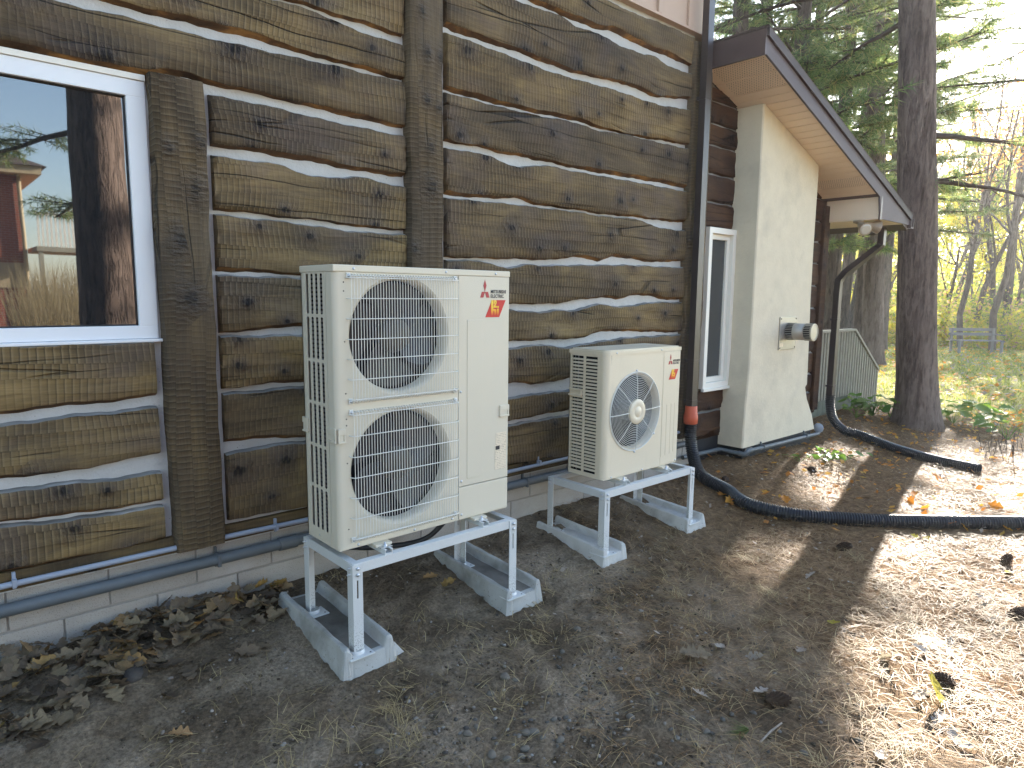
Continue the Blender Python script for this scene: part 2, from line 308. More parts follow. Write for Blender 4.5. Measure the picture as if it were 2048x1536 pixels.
M['litter2'] = mat_leafy('straw_needles', [(0, (0.176, 0.121, 0.055)), (0.5, (0.330, 0.248, 0.121)), (1, (0.462, 0.363, 0.187))], 0.12, 0.6, 'isl', 1.1)
M['grass'] = mat_leafy('lawn_grass', [(0, (0.102, 0.145, 0.034)), (0.6, (0.238, 0.272, 0.060)), (1, (0.442, 0.374, 0.102))], 0.5, 0.6)
M['deadgrass'] = mat_leafy('dry_stalks', [(0, (0.25, 0.20, 0.11)), (1, (0.45, 0.37, 0.22))], 0.2)
M['cone'] = plain('pine_cone', (0.075, 0.048, 0.032), 0.8, 0.2, 0.4, 60)
M['soilstone'] = plain('soil_caked_stone', (0.085, 0.075, 0.065), 0.95, 0.1, 0.3, 25, bump=0.6)
M['stone'] = plain('pebble_stone', (0.15, 0.132, 0.108), 0.85, 0.2, 0.35, 22, bump=0.3)
def _gravel():
    g = G('gravel', 0.85, 0.2); g.col(g.ramp(g.isl(), [(0, (0.07, 0.06, 0.05)), (0.6, (0.13, 0.115, 0.097)), (1, (0.27, 0.25, 0.22))])); return g.m
M['gravel'] = _gravel()
def _crumb():
    g = G('soil_crumbs', 0.95, 0.1); g.col(g.ramp(g.isl(), [(0, (0.055, 0.041, 0.028)), (0.55, (0.13, 0.10, 0.07)), (0.9, (0.20, 0.17, 0.14)), (1, (0.33, 0.30, 0.26))])); return g.m
M['crumb'] = _crumb()
M['railwood'] = plain('weathered_grey_wood', (0.34, 0.32, 0.25), 0.85, 0.15, 0.25, 14, bump=0.3)
M['skirt'] = plain('mossy_skirt_board', (0.20, 0.21, 0.155), 0.9, 0.1, 0.3, 9, bump=0.3)
M['bench'] = plain('grey_bench_wood', (0.22, 0.205, 0.185), 0.85, 0.15, 0.2, 9)
def _brick():
    g = G('red_brick', 0.9, 0.15); o = g.obj(); n = g.n('TexBrick'); x, y, z = g.sep(o)
    g.put(n.inputs['Vector'], g.comb(x, z, 0.0)); n.inputs['Color1'].default_value = (0.30, 0.085, 0.05, 1); n.inputs['Color2'].default_value = (0.24, 0.07, 0.045, 1)
    n.inputs['Mortar'].default_value = (0.30, 0.24, 0.2, 1); n.inputs['Scale'].default_value = 1.0; n.inputs['Brick Width'].default_value = 0.22; n.inputs['Row Height'].default_value = 0.075; n.inputs['Mortar Size'].default_value = 0.008
    g.col(n.outputs[0]); return g.m
M['brick'] = _brick(); M['tan'] = plain('tan_stone_band', (0.42, 0.34, 0.22), 0.8, 0.2, 0.12)
M['lamp'] = plain('bronze_lamp', (0.30, 0.24, 0.17), 0.4, 0.5, 0.1); M['lens'] = plain('lamp_lens', (0.5, 0.47, 0.4), 0.15, 0.6, 0.05)
M['vent'] = plain('vent_steel', (0.36, 0.335, 0.285), 0.4, 0.5, 0.08, metallic=0.3)

# ------------------------------------------------------------------ mesh helpers
def tag(o, label=None, cat=None, group=None, kind=None):
    if label: o['label'] = label
    if cat: o['category'] = cat
    if group: o['group'] = group
    if kind: o['kind'] = kind
    return o
def empty(name, loc=(0, 0, 0)):
    o = bpy.data.objects.new(name, None); o.location = loc; o.empty_display_size = 0.1; COL.objects.link(o); return o
def link(name, me, parent=None, mats=()):
    for k in mats:
        me.materials.append(M[k] if isinstance(k, str) else k)
    o = bpy.data.objects.new(name, me); COL.objects.link(o)
    if parent is not None:
        o.parent = parent; o.matrix_parent_inverse = Matrix.Identity(4)
        p = parent; off = Vector((0, 0, 0))
        while p is not None: off += Vector(p.location); p = p.parent
        o.location = -off                                      # vertices are given in world metres
    return o
def copy_tree(o, parent=None, loc=None):
    c = o.copy(); COL.objects.link(c); c.parent = parent
    if loc is not None: c.location = loc
    for ch in o.children: copy_tree(ch, c)
    return c
class MB:
    def __init__(s): s.v = []; s.f = []; s.mi = []; s.sm = []
    def add(s, vs, fs, mi=0, smooth=False):
        b = len(s.v); s.v += [tuple(map(float, v)) for v in vs]
        for f in fs: s.f.append([b+i for i in f]); s.mi.append(mi); s.sm.append(smooth)
        return s
    def box(s, x0, x1, y0, y1, z0, z1, bev=0.0, mi=0):
        if x1 < x0: x0, x1 = x1, x0
        if y1 < y0: y0, y1 = y1, y0
        if z1 < z0: z0, z1 = z1, z0
        if bev <= 0:
            v = [(x, y, z) for x in (x0, x1) for y in (y0, y1) for z in (z0, z1)]
            return s.add(v, [(0, 1, 3, 2), (4, 6, 7, 5), (0, 4, 5, 1), (2, 3, 7, 6), (0, 2, 6, 4), (1, 5, 7, 3)], mi)
        bm = bmesh.new(); bmesh.ops.create_cube(bm, size=1.0)
        for v in bm.verts: v.co = Vector(((x0+x1)/2+v.co.x*(x1-x0), (y0+y1)/2+v.co.y*(y1-y0), (z0+z1)/2+v.co.z*(z1-z0)))
        bmesh.ops.bevel(bm, geom=bm.edges[:], offset=bev, segments=2, affect='EDGES', profile=0.6)
        bm.verts.index_update(); s.add([v.co[:] for v in bm.verts], [[v.index for v in f.verts] for f in bm.faces], mi); bm.free(); return s
    def tube(s, pts, r, n=10, mi=0, cap=True, smooth=True):
        pts = [np.array(p, float) for p in pts]; rr = r if hasattr(r, '__len__') else [r]*len(pts)
        up = np.array([0.0, 0, 1]); prev = None; vs = []
        for i, p in enumerate(pts):
            d = pts[min(i+1, len(pts)-1)]-pts[max(i-1, 0)]; d = d/(np.linalg.norm(d)+1e-12)
            if prev is None:
                a = np.cross(d, up); a = a if np.linalg.norm(a) > 1e-3 else np.cross(d, [0, 1.0, 0])
            else: a = prev-d*(prev@d)
            a = a/(np.linalg.norm(a)+1e-12); b = np.cross(d, a); prev = a
            for k in range(n):
                t = 2*math.pi*k/n; vs.append(p+rr[i]*(a*math.cos(t)+b*math.sin(t)))
        fs = [(i*n+k, i*n+(k+1) % n, (i+1)*n+(k+1) % n, (i+1)*n+k) for i in range(len(pts)-1) for k in range(n)]
        s.add(vs, fs, mi, smooth)
        if cap:
            s.add(vs[:n], [tuple(range(n))[::-1]], mi); s.add(vs[-n:], [tuple(range(n))], mi)
        return s
    def prism(s, poly, axis, a, b, mi=0):          # polygon (u,v) extruded along an axis from a to b
        n = len(poly); mk = {'x': lambda u, v, w: (w, u, v), 'y': lambda u, v, w: (u, w, v), 'z': lambda u, v, w: (u, v, w)}[axis]
        vs = [mk(u, v, a) for u, v in poly]+[mk(u, v, b) for u, v in poly]
        fs = [tuple(range(n)), tuple(range(2*n-1, n-1, -1))]+[(i, n+i, n+(i+1) % n, (i+1) % n) for i in range(n)]
        return s.add(vs, fs, mi)
    def lathe(s, prof, c, axis='y', n=24, mi=0, smooth=True):   # prof: (radius, along)
        vs = []
        for r, h in prof:
            for k in range(n):
                t = 2*math.pi*k/n; a, b = r*math.cos(t), r*math.sin(t)
                vs.append({'y': (c[0]+a, c[1]+h, c[2]+b), 'z': (c[0]+a, c[1]+b, c[2]+h), 'x': (c[0]+h, c[1]+a, c[2]+b)}[axis])
        m_ = len(prof)
        return s.add(vs, [(i*n+k, i*n+(k+1) % n, (i+1)*n+(k+1) % n, (i+1)*n+k) for i in range(m_-1) for k in range(n)], mi, smooth)
    def build(s, name, mats, parent=None, fix=True):
        me = bpy.data.meshes.new(name); me.from_pydata(s.v, [], s.f)
        me.polygons.foreach_set('material_index', s.mi); me.polygons.foreach_set('use_smooth', s.sm)
        if fix:
            bm = bmesh.new(); bm.from_mesh(me); bmesh.ops.recalc_face_normals(bm, faces=bm.faces[:]); bm.to_mesh(me); bm.free()
        me.update()
        return link(name, me, parent, mats if isinstance(mats, (list, tuple)) else (mats,))
def np_mesh(name, V, F, mats, parent=None, smooth=False, mi=None):
    """V (n,3) array, F (m,k) array with constant k."""
    V = np.asarray(V, np.float32); F = np.asarray(F, np.int32); me = bpy.data.meshes.new(name)
    me.vertices.add(len(V)); me.vertices.foreach_set('co', V.ravel())
    k = F.shape[1]; me.loops.add(F.size); me.loops.foreach_set('vertex_index', F.ravel())
    me.polygons.add(len(F)); me.polygons.foreach_set('loop_start', np.arange(0, F.size, k, dtype=np.int32)); me.polygons.foreach_set('loop_total', np.full(len(F), k, np.int32))
    if smooth: me.polygons.foreach_set('use_smooth', np.ones(len(F), bool))
    if mi is not None: me.polygons.foreach_set('material_index', np.asarray(mi, np.int32))
    me.update(calc_edges=True); me.validate()
    if name == '__mesh__': return me
    return link(name, me, parent, mats if isinstance(mats, (list, tuple)) else (mats,))
def resample(poly, n):
    P = np.array(poly, float); d = np.r_[0, np.cumsum(np.linalg.norm(np.diff(P, axis=0), axis=1))]; t = np.linspace(0, d[-1], n)
    return np.stack([np.interp(t, d, P[:, i]) for i in range(P.shape[1])], 1)
def smooth_path(P, n):
    P = [np.array(p, float) for p in P]; out = []; Q = [2*P[0]-P[1]]+P+[2*P[-1]-P[-2]]
    for i in range(1, len(Q)-2):
        for t in np.linspace(0, 1, n, endpoint=False):
            a, b, c, d = Q[i-1], Q[i], Q[i+1], Q[i+2]
            out.append(0.5*((2*b)+(-a+c)*t+(2*a-5*b+4*c-d)*t*t+(-a+3*b-3*c+d)*t**3))
    out.append(P[-1]); return out
RS = np.random.RandomState(11); random.seed(11)
# ------------------------------------------------------------------ ground
def axis_lines(lo, hi, step, far):
    a = list(np.arange(lo, hi+1e-6, step)); s = step; x = hi
    while x < far: s *= 1.16; x += s; a.append(x)
    s = step; x = lo; b = []
    while x > -far: s *= 1.16; x -= s; b.append(x)
    return np.array(b[::-1]+a)
def build_ground():
    xs = axis_lines(-2.4, 7.6, 0.028, 420); ys = axis_lines(-2.5, 1.2, 0.028, 420)
    X, Y = np.meshgrid(xs, ys); Z = ground_h(X, Y)
    near = np.exp(-((X-2)/6)**2-((Y+0.5)/3)**2)
    Z += near*(0.006*wob(X*3, Y*3, 4)+0.006*wob(X+Y, Y*2-X, 11)+0.004*wob(X*3+Y, Y*4-X, 14)+RS.normal(0, 0.0026, X.shape))
    n = len(xs); i, j = np.meshgrid(np.arange(len(xs)-1), np.arange(len(ys)-1)); a = (j*n+i).ravel()
    o = np_mesh('ground', np.stack([X, Y, Z], -1).reshape(-1, 3), np.stack([a, a+1, a+n+1, a+n], 1), 'ground', smooth=True)
    tag(o, kind='structure')
build_ground()

# ------------------------------------------------------------------ log house: main wall
house = empty('log_house', (1.0, 3.0, -0.45))
tag(house, 'brown hewn log house with white chinking, block foundation and lean-to roof', 'house')
YF, YC = 0.757, 0.802                                       # log face, chinking face
def W2(pts, Y=0.78):
    return np.array([ony(x, y, Y)[[0, 2]] for x, y in pts])
def make_log(top, bot, x0=None, x1=None, mats=('log', 'edge', 'smear'), yf=YF, name='wall_log', step=0.03, live=1.0, parent=house):
    T = top if isinstance(top, np.ndarray) else W2(top); B = bot if isinstance(bot, np.ndarray) else W2(bot)
    x0 = max(T[0, 0], B[0, 0]) if x0 is None else x0; x1 = min(T[-1, 0], B[-1, 0]) if x1 is None else x1
    n = max(4, int((x1-x0)/step)); xs = np.linspace(x0, x1, n)
    zt = np.interp(xs, T[:, 0], T[:, 1]); zb = np.interp(xs, B[:, 0], B[:, 1])
    ker = np.array([1, 2, 3, 2, 1])/9.0
    for a in (zt, zb): a[:] = np.convolve(np.pad(a, 2, mode='edge'), ker, 'valid')
    zt = zt+0.003*np.sin(xs*23+x0)+0.002*np.sin(xs*61); zb = zb+0.003*np.sin(xs*19+1+x1)+0.002*np.sin(xs*53)
    h = np.maximum(zt-zb, 0.05); k = 7; sd_ = random.uniform(0, 50)
    lv = live*(0.75+0.5*np.sin(xs*2.1+sd_)+0.25*np.sin(xs*7+sd_)); lv = np.clip(lv*0.8, 0.25, 1.2)
    rows = [(np.full(n, 0.835), zb+0.002), (np.full(n, YC+0.004), zb), (np.full(n, yf+0.018), zb+0.016*lv), (np.full(n, yf+0.004), zb+0.024*lv)]
    for i in range(k):
        t = i/(k-1); z = (zb+0.030*lv)+(h-0.030*lv-0.016)*t
        rows.append((yf+0.006*wob(xs*1.2+sd_, z*3, 2.0)+0.003*wob(xs*3, z*6+sd_, 3.0)-0.003*math.sin(math.pi*t), z))
    rows += [(np.full(n, yf+0.004), zt-0.010), (np.full(n, yf+0.018), zt-0.004), (np.full(n, YC+0.004), zt), (np.full(n, 0.835), zt-0.002)]
    V = np.stack([np.stack([xs, y, z], 1) for y, z in rows], 0); R = len(rows); V = V.reshape(-1, 3)
    i, j = np.meshgrid(np.arange(n-1), np.arange(R-1)); a = (j*n+i).ravel(); F = np.stack([a, a+1, a+n+1, a+n], 1)
    jj = j.ravel(); mi = np.where(jj < 3, 1, np.where(jj >= R-4, 2, 0))
    # end caps as quads joining opposite rows
    caps = []
    for c in (0, n-1):
        for r in range(R//2):
            a0, a1, b1, b0 = r*n+c, (r+1)*n+c, (R-2-r)*n+c, (R-1-r)*n+c
            if a1 != b1: caps.append((a0, a1, b1, b0))
    F = np.vstack([F, np.array(caps)]); mi = np.r_[mi, np.zeros(len(caps), int)]
    o = np_mesh(name, V, F, mats, parent, smooth=True, mi=mi); o.data.polygons.foreach_set('use_smooth', mi == 0); return o
XP2L, XP2R = ony(815, 300, 0.78)[0], ony(888, 300, 0.78)[0]
XP1L, XP1R = ony(300, 300, 0.78)[0], ony(417, 300, 0.78)[0]
XC = ony(1372, 500, 0.78)[0]
HL = -3.2
def ext(p, x):                                              # lengthen a traced edge leftwards beyond the picture
    a = W2(p); s = 0.15*(a[1, 1]-a[0, 1])/(a[1, 0]-a[0, 0]); return np.vstack([[x, a[0, 1]+s*(x-a[0, 0])], a])
def extr(p, x, dz=0.0):
    a = W2(p) if not isinstance(p, np.ndarray) else p; return np.vstack([a, [x, a[-1, 1]+dz]])
b1u = [(576, 0), (605, 8), (628, 17), (667, 30), (728, 48), (810, 75)]
b1l = [(552, 0), (585, 9), (626, 19), (656, 36), (708, 58), (759, 76), (810, 90)]
b2u = [(197, 0), (246, 14), (308, 31), (400, 52), (482, 72), (564, 94), (613, 111), (667, 121), (728, 139), (769, 151), (811, 161)]
b2l = [(130, 5), (164, 14), (246, 31), (328, 53), (400, 71), (482, 89), (564, 108), (605, 117), (667, 129), (728, 145), (811, 164)]
b3u = [(0, 98), (41, 103), (113, 117), (185, 135), (246, 146), (287, 153), (330, 149), (369, 156), (420, 169), (482, 180), (564, 199), (646, 220), (728, 240), (811, 259)]
b3l = [(416, 188), (482, 199), (564, 217), (646, 238), (728, 255), (811, 272)]
b4u = [(416, 290), (461, 297), (523, 307), (585, 318), (636, 327), (708, 341), (769, 350), (811, 355)]
b4l = [(418, 308), (461, 315), (543, 324), (574, 332), (605, 347), (646, 354), (687, 353), (714, 350), (749, 360), (811, 374)]
b5u = [(429, 421), (482, 423), (543, 433), (605, 437), (667, 446), (728, 456), (811, 461)]
b5l = [(429, 427), (482, 433), (564, 441), (626, 450), (708, 462), (811, 468)]
b6u = [(433, 543), (523, 547), (600, 550), (818, 556)]; b6l = [(435, 549), (523, 552), (600, 554), (818, 561)]
b7u = [(442, 666), (529, 662), (571, 656), (603, 653), (818, 644)]; b7l = [(442, 671), (529, 670), (603, 668), (818, 660)]
b8u = [(446, 778), (508, 773), (550, 767), (606, 766), (820, 742)]; b8l = [(446, 786), (508, 781), (606, 771), (820, 750)]
b9u = [(449, 886), (508, 881), (571, 878), (608, 876), (822, 840)]; b9l = [(451, 907), (487, 899), (540, 888), (608, 882), (822, 848)]
b10u = [(458, 1040), (611, 1013), (824, 966)]
zt1 = W2(b1u)[-1, 1]
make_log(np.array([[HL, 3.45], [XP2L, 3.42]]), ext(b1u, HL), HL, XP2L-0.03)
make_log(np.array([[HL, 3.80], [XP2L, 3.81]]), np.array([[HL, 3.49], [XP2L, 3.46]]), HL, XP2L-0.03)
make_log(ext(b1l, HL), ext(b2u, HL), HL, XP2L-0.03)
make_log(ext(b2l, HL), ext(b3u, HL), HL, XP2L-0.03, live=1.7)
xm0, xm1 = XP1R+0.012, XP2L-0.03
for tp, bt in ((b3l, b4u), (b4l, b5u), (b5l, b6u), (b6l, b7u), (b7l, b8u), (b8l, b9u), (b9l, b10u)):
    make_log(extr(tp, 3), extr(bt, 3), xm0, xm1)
l1t = [(0, 690), (320, 681)]; l1b = [(0, 832), (29, 827), (117, 817), (234, 805), (293, 795), (327, 794)]
l2t = [(0, 849), (117, 832), (234, 821), (325, 810)]; l2b = [(0, 961), (59, 955), (132, 946), (176, 941), (220, 927), (293, 914), (331, 909)]
l3t = [(0, 982), (59, 974), (103, 968), (117, 961), (161, 963), (234, 955), (331, 940)]; l3b = [(0, 1047), (117, 1036), (205, 1024), (335, 1003)]
l4t = [(0, 1050), (117, 1039), (205, 1027), (335, 1007)]; l4b = [(0, 1150), (120, 1128), (230, 1104), (343, 1077)]
for tp, bt in ((l1t, l1b), (l2t, l2b), (l3t, l3b), (l4t, l4b)):
    make_log(ext(tp, HL), ext(bt, HL), HL, XP1L-0.035)
# right bay
R = [
 ([(1211, 0), (1271, 28), (1319, 45), (1361, 63), (1398, 82)], [(1058, 0), (1097, 17), (1129, 32), (1163, 45), (1190, 58), (1229, 63), (1274, 87), (1308, 103), (1348, 116), (1379, 132)]),
 ([(1031, 0), (1071, 16), (1097, 21), (1124, 34), (1150, 53), (1197, 66), (1229, 87), (1282, 107), (1303, 109), (1313, 116), (1335, 132), (1374, 145)], [(886, 54), (965, 82), (1031, 101), (1097, 127), (1145, 144), (1203, 156), (1255, 169), (1287, 182), (1313, 195), (1335, 195), (1370, 198)]),
 ([(886, 62), (965, 91), (1031, 116), (1097, 142), (1163, 161), (1229, 179), (1282, 198), (1321, 210), (1369, 217)], [(886, 179), (992, 208), (1084, 228), (1150, 241), (1216, 260), (1282, 275), (1335, 282), (1367, 289)]),
 ([(886, 182), (992, 211), (1084, 232), (1137, 240), (1197, 261), (1242, 266), (1295, 279), (1366, 295)], [(886, 282), (965, 295), (1005, 307), (1071, 319), (1110, 327), (1163, 340), (1255, 356), (1321, 366), (1366, 377)]),
 ([(886, 293), (939, 303), (979, 308), (1000, 324), (1039, 333), (1071, 331), (1092, 328), (1124, 337), (1203, 351), (1282, 365), (1364, 381)], [(886, 390), (939, 396), (1045, 397), (1058, 407), (1084, 412), (1150, 419), (1203, 428), (1274, 435), (1361, 446)]),
 ([(886, 393), (939, 399), (992, 404), (1045, 409), (1071, 413), (1150, 422), (1203, 431), (1279, 437), (1287, 444), (1321, 455), (1360, 460)], [(886, 515), (965, 517), (1045, 519), (1097, 521), (1150, 514), (1190, 521), (1197, 526), (1229, 513), (1308, 526), (1358, 523)]),
 ([(886, 518), (971, 521), (992, 530), (1010, 536), (1050, 527), (1084, 530), (1197, 529), (1255, 529), (1358, 534)], [(886, 610), (1018, 609), (1118, 608), (1137, 602), (1203, 596), (1237, 600), (1269, 591), (1305, 592), (1321, 600), (1352, 601)]),
 ([(886, 614), (1018, 616), (1045, 622), (1084, 623), (1118, 618), (1150, 621), (1190, 606), (1242, 613), (1308, 603), (1350, 604)], [(886, 690), (1018, 684), (1110, 679), (1168, 678), (1190, 666), (1242, 663), (1348, 666)]),
 ([(886, 702), (1018, 696), (1084, 687), (1124, 695), (1190, 683), (1255, 674), (1348, 669)], [(886, 788), (1017, 769), (1044, 766), (1067, 770), (1104, 766), (1136, 758), (1345, 728)]),
 ([(886, 808), (1017, 795), (1074, 786), (1137, 779), (1344, 738)], [(886, 872), (1017, 845), (1074, 833), (1137, 822), (1342, 782)]),
 ([(886, 878), (1017, 849), (1074, 839), (1137, 829), (1342, 788)], [(886, 962), (1017, 930), (1074, 922), (1137, 910), (1340, 866)]),
]
for k, (tp, bt) in enumerate(R):
    T, B = W2(tp), W2(bt)
    if k < 2:
        T = np.vstack([[XP2R, T[0, 1]], T]) if T[0, 0] > XP2R else T
        B = np.vstack([[XP2R, B[0, 1]+(0.02 if k == 0 else 0)], B]) if B[0, 0] > XP2R else B
    make_log(extr(T, 6), extr(B, 6), XP2R+0.006, XC-0.03, live=1.5 if k in (0, 3) else 1.0)
make_log(np.array([[XP2R, 3.86], [6, 3.86]]), np.array([[XP2R, 3.50], [6, 3.50]]), XP2R+0.006, 3.0)
# chinking: lumpy sheet behind the logs
def sheet(name, x0, x1, z0, z1, y, mat, step=0.05, amp=0.004, parent=house):
    xs = np.linspace(x0, x1, max(2, int((x1-x0)/step))); zs = np.linspace(z0, z1, max(2, int((z1-z0)/step))); X, Z = np.meshgrid(xs, zs)
    Y = y+amp*wob(X*2, Z*2, 5)+amp*0.6*wob(X*5+3, Z*6, 7); n = len(xs); i, j = np.meshgrid(np.arange(n-1), np.arange(len(zs)-1)); a = (j*n+i).ravel()
    return np_mesh(name, np.stack([X, Y, Z], -1).reshape(-1, 3), np.stack([a, a+1, a+n+1, a+n], 1), mat, parent, smooth=True)
WX0, WX1, WZ0, WZ1 = -1.95, -0.525, 0.985, 2.172             # window outer frame
sheet('chinking', WX1-0.002, XC+0.02, -0.12, 4.0, YC-0.004, 'chink')
sheet('chinking', HL, WX1, -0.12, WZ0+0.005, YC-0.004, 'chink'); sheet('chinking', HL, WX1, WZ1-0.005, 4.0, YC-0.004, 'chink'); sheet('chinking', HL, WX0, WZ0, WZ1, YC-0.004, 'chink')
# posts
def make_post(xa, xb, za, zb, y0, lean0=0.0, lean1=0.0, mat='post'):
    n = max(6, int((zb-za)/0.04)); zs = np.linspace(za, zb, n); rows = []
    w = xb-xa; prof = [(0.0, 0.84), (0.0, y0+0.008), (0.006, y0+0.001), (w*0.25, y0), (w*0.5, y0-0.002), (w*0.75, y0), (w-0.006, y0+0.001), (w, y0+0.008), (w, 0.84)]
    V = []
    for z in zs:
        s = (z-za)/(zb-za)
        for q, (dx, y) in enumerate(prof):
            j = 0.004*math.sin(z*7+q)+0.003*math.sin(z*19+q*2)
            V.append((xa+dx+lean0*(1-s)+lean1*s+(j if q in (0, 1, 2, 6, 7, 8) else 0), y+0.003*math.sin(z*11+q*1.7), z))
    m_ = len(prof); F = [(i*m_+k, i*m_+k+1, (i+1)*m_+k+1, (i+1)*m_+k) for i in range(n-1) for k in range(m_-1)]
    mb = MB(); mb.add(V, F, 0, True); mb.add(V[:m_], [tuple(range(m_))]); mb.add(V[-m_:], [tuple(range(m_))[::-1]]); return mb.build('post', mat, house)
pz = ony(350, 152, 0.71)[2]
make_post(ony(309, 300, 0.712)[0], ony(414, 300, 0.712)[0], -0.09, pz, 0.712)
make_post(ony(822, 300, 0.712)[0], ony(887, 300, 0.712)[0], -0.09, 4.0, 0.712)
make_post(ony(1376, 500, 0.725)[0], ony(1408, 500, 0.725)[0]+0.02, -0.10, 3.40, 0.725)
# sill timber on the foundation
MB().box(HL, XC+0.26, 0.768, 0.86, -0.105, -0.018, 0.008).build('sill_beam', 'sill', house)
# foundation blocks
def course(z0, z1, off):
    x = -3.4+off
    while x < 4.2:
        a, b = x+0.004, min(x+0.4, 4.25)-0.004
        MB().box(a, b, 0.803+RS.uniform(-0.002, 0.002), 0.95, z0+0.004, z1-0.004, 0.004).build('foundation_block', 'cmu', house); x += 0.4
jx = ony(394, 1150, 0.8)[0]; ja = (jx+3.4) % 0.4; jb = (ony(476, 1159, 0.8)[0]+3.4) % 0.4
course(-0.305, -0.107, ja-0.4); course(-0.505, -0.307, jb-0.4)
MB().box(-3.6, 4.24, 0.811, 0.94, -0.8, -0.108).build('mortar', 'mortar', house)
# body of the house (keeps light and sun out), upper siding and roof
mb = MB(); mb.box(HL-2, XC+0.24, 0.86, 8.0, -0.8, 5.6); mb.build('house_core', 'fascia', house)
SB = W2([(1211, 2), (1271, 28), (1319, 46), (1361, 64), (1398, 84)], 0.74); zsb = 3.47
MB().box(HL, XC+0.25, 0.735, 0.86, zsb, zsb+0.02).build('drip_trim', 'siding', house)
bx = [ony(x, 40, 0.73)[0] for x in (1255, 1300, 1345, 1385)]; sp = bx[1]-bx[0]
x = bx[0]-22*0.42
xs_b = []
while x < XC+0.2: xs_b.append(x); x += 0.42
for x in xs_b:
    MB().box(x+0.003, min(x+0.417, XC+0.25), 0.755, 0.86, zsb+0.02, 5.6).build('siding_board', 'siding', house)
    MB().box(x-0.022, x+0.022, 0.733, 0.756, zsb+0.02, 5.6, 0.002).build('batten', 'siding', house)
rf = MB(); rf.prism([(0.1, 5.35), (4.4, 7.2), (8.7, 5.35), (8.7, 5.55), (4.4, 7.4), (0.1, 5.55)], 'x', HL-2.4, XC+0.9); rf.build('main_roof', 'shingle', house)
MB().box(XC+0.235, XC+0.252, 0.8, 0.87, -0.1, 5.6).build('corner_trim', 'siding', house)

# ------------------------------------------------------------------ main window
win = MB()
fy = 0.783
fx0, fx1, fz0, fz1 = WX0, WX1, WZ0, WZ1
gx0, gx1, gz0, gz1 = WX0+0.085, -0.607, 1.047, 2.098
for a in ((fx0, fx1, gz1, fz1), (fx0, fx1, fz0, gz0)): win.box(a[0], a[1], fy, 0.87, a[2], a[3], 0.004)
for a in ((fx0, gx0, gz0, gz1), (gx1, fx1, gz0, gz1)): win.box(a[0], a[1], fy+0.0005, 0.87, a[2]-0.002, a[3]+0.002, 0.004)
wo = win.build('window', 'vinyl', house)
st = MB()
for a in ((gx0, gx0+0.006, gz0, gz1), (gx1-0.006, gx1, gz0, gz1), (gx0+0.006, gx1-0.006, gz0, gz0+0.006), (gx0+0.006, gx1-0.006, gz1-0.006, gz1)): st.box(a[0], a[1], fy+0.02, 0.85, a[2], a[3], 0.002)
st.build('glazing_bead', 'black', wo)
MB().box(gx0+0.004, gx1-0.004, 0.815, 0.825, gz0+0.004, gz1-0.004).build('pane', 'glass', wo)
MB().box(WX0-0.02, WX1+0.012, 0.76, 0.86, WZ0-0.016, WZ0-0.001, 0.004).build('sill', 'vinyl', wo)
MB().box(WX0-0.01, WX1+0.002, 0.775, 0.86, WZ1+0.001, WZ1+0.028, 0.003).build('head_trim', 'vinyl2', wo)
# ------------------------------------------------------------------ lean-to: dark log wall, narrow window, chimney chase, roof
XE = 6.75                                                    # far end of the lean-to wall
zs_l = [3.30]+[ony(1450, y, 0.79)[2] for y in (208, 253, 296, 353, 408)]
nwx0, nwx1, nwz0, nwz1 = 4.19, 4.665, 0.335, 1.86
xl0 = XC+0.24
TA = math.tan(math.radians(18.5)); RX0, RZ0 = 4.216, 3.155    # soffit line on the wall
def roofz(x): return RZ0-TA*(x-RX0)
def dark_log(x0, x1, z0, z1):
    z1 = min(z1, 3.3); xs = np.array([x0, x1])
    make_log(np.array([[x0, z1-0.004], [(x0+x1)/2, z1-0.008], [x1, z1-0.004]]), np.array([[x0, z0+0.005], [(x0+x1)/2, z0+0.002], [x1, z0+0.006]]), x0, x1, mats=('darklog', 'darklog', 'smear'), yf=0.786, step=0.08, live=0.3)
for a, b in zip(zs_l[:-1], zs_l[1:]):
    dark_log(xl0, min(XE, RX0+(RZ0-b)/TA-0.02), b, min(a, 3.12))
zz = [zs_l[-1], 1.62, 1.36, 1.10, 0.84, 0.58, nwz0-0.012]
dark_log(xl0, XE, nwz1+0.004, zs_l[-1])
for a, b in zip(zz[1:-1], zz[2:]):
    dark_log(nwx1+0.004, XE, b, a)
dark_log(nwx1+0.004, XE, 1.62, nwz1+0.001)
zl = [nwz0-0.010, ony(1425, 820, 0.79)[2], ony(1425, 870, 0.79)[2], -0.12]
for a, b in zip(zl[:-1], zl[1:]): dark_log(xl0, XE, b, a)
sheet('chinking', xl0, XE-0.01, -0.15, roofz(XE), YC+0.01, 'smear', 0.2)
MB().prism([(xl0, roofz(XE)), (XE-0.01, roofz(XE)), (xl0, roofz(xl0))], 'y', YC+0.01, YC+0.03).build('gable_wall', 'smear', house)
MB().box(xl0, XE, 0.818, 0.86, -0.8, -0.13).build('foundation_wall', 'membrane', house)
mb = MB(); mb.prism([(xl0, -0.8), (XE, -0.8), (XE, roofz(XE)-0.02), (xl0, roofz(xl0)-0.02)], 'y', 0.86, 7.5); mb.build('lean_to_core', 'fascia', house)
MB().box(XE-0.14, XE, 0.745, 0.86, -0.13, roofz(XE)-0.03, 0.01).build('corner_board', 'darklog', house)
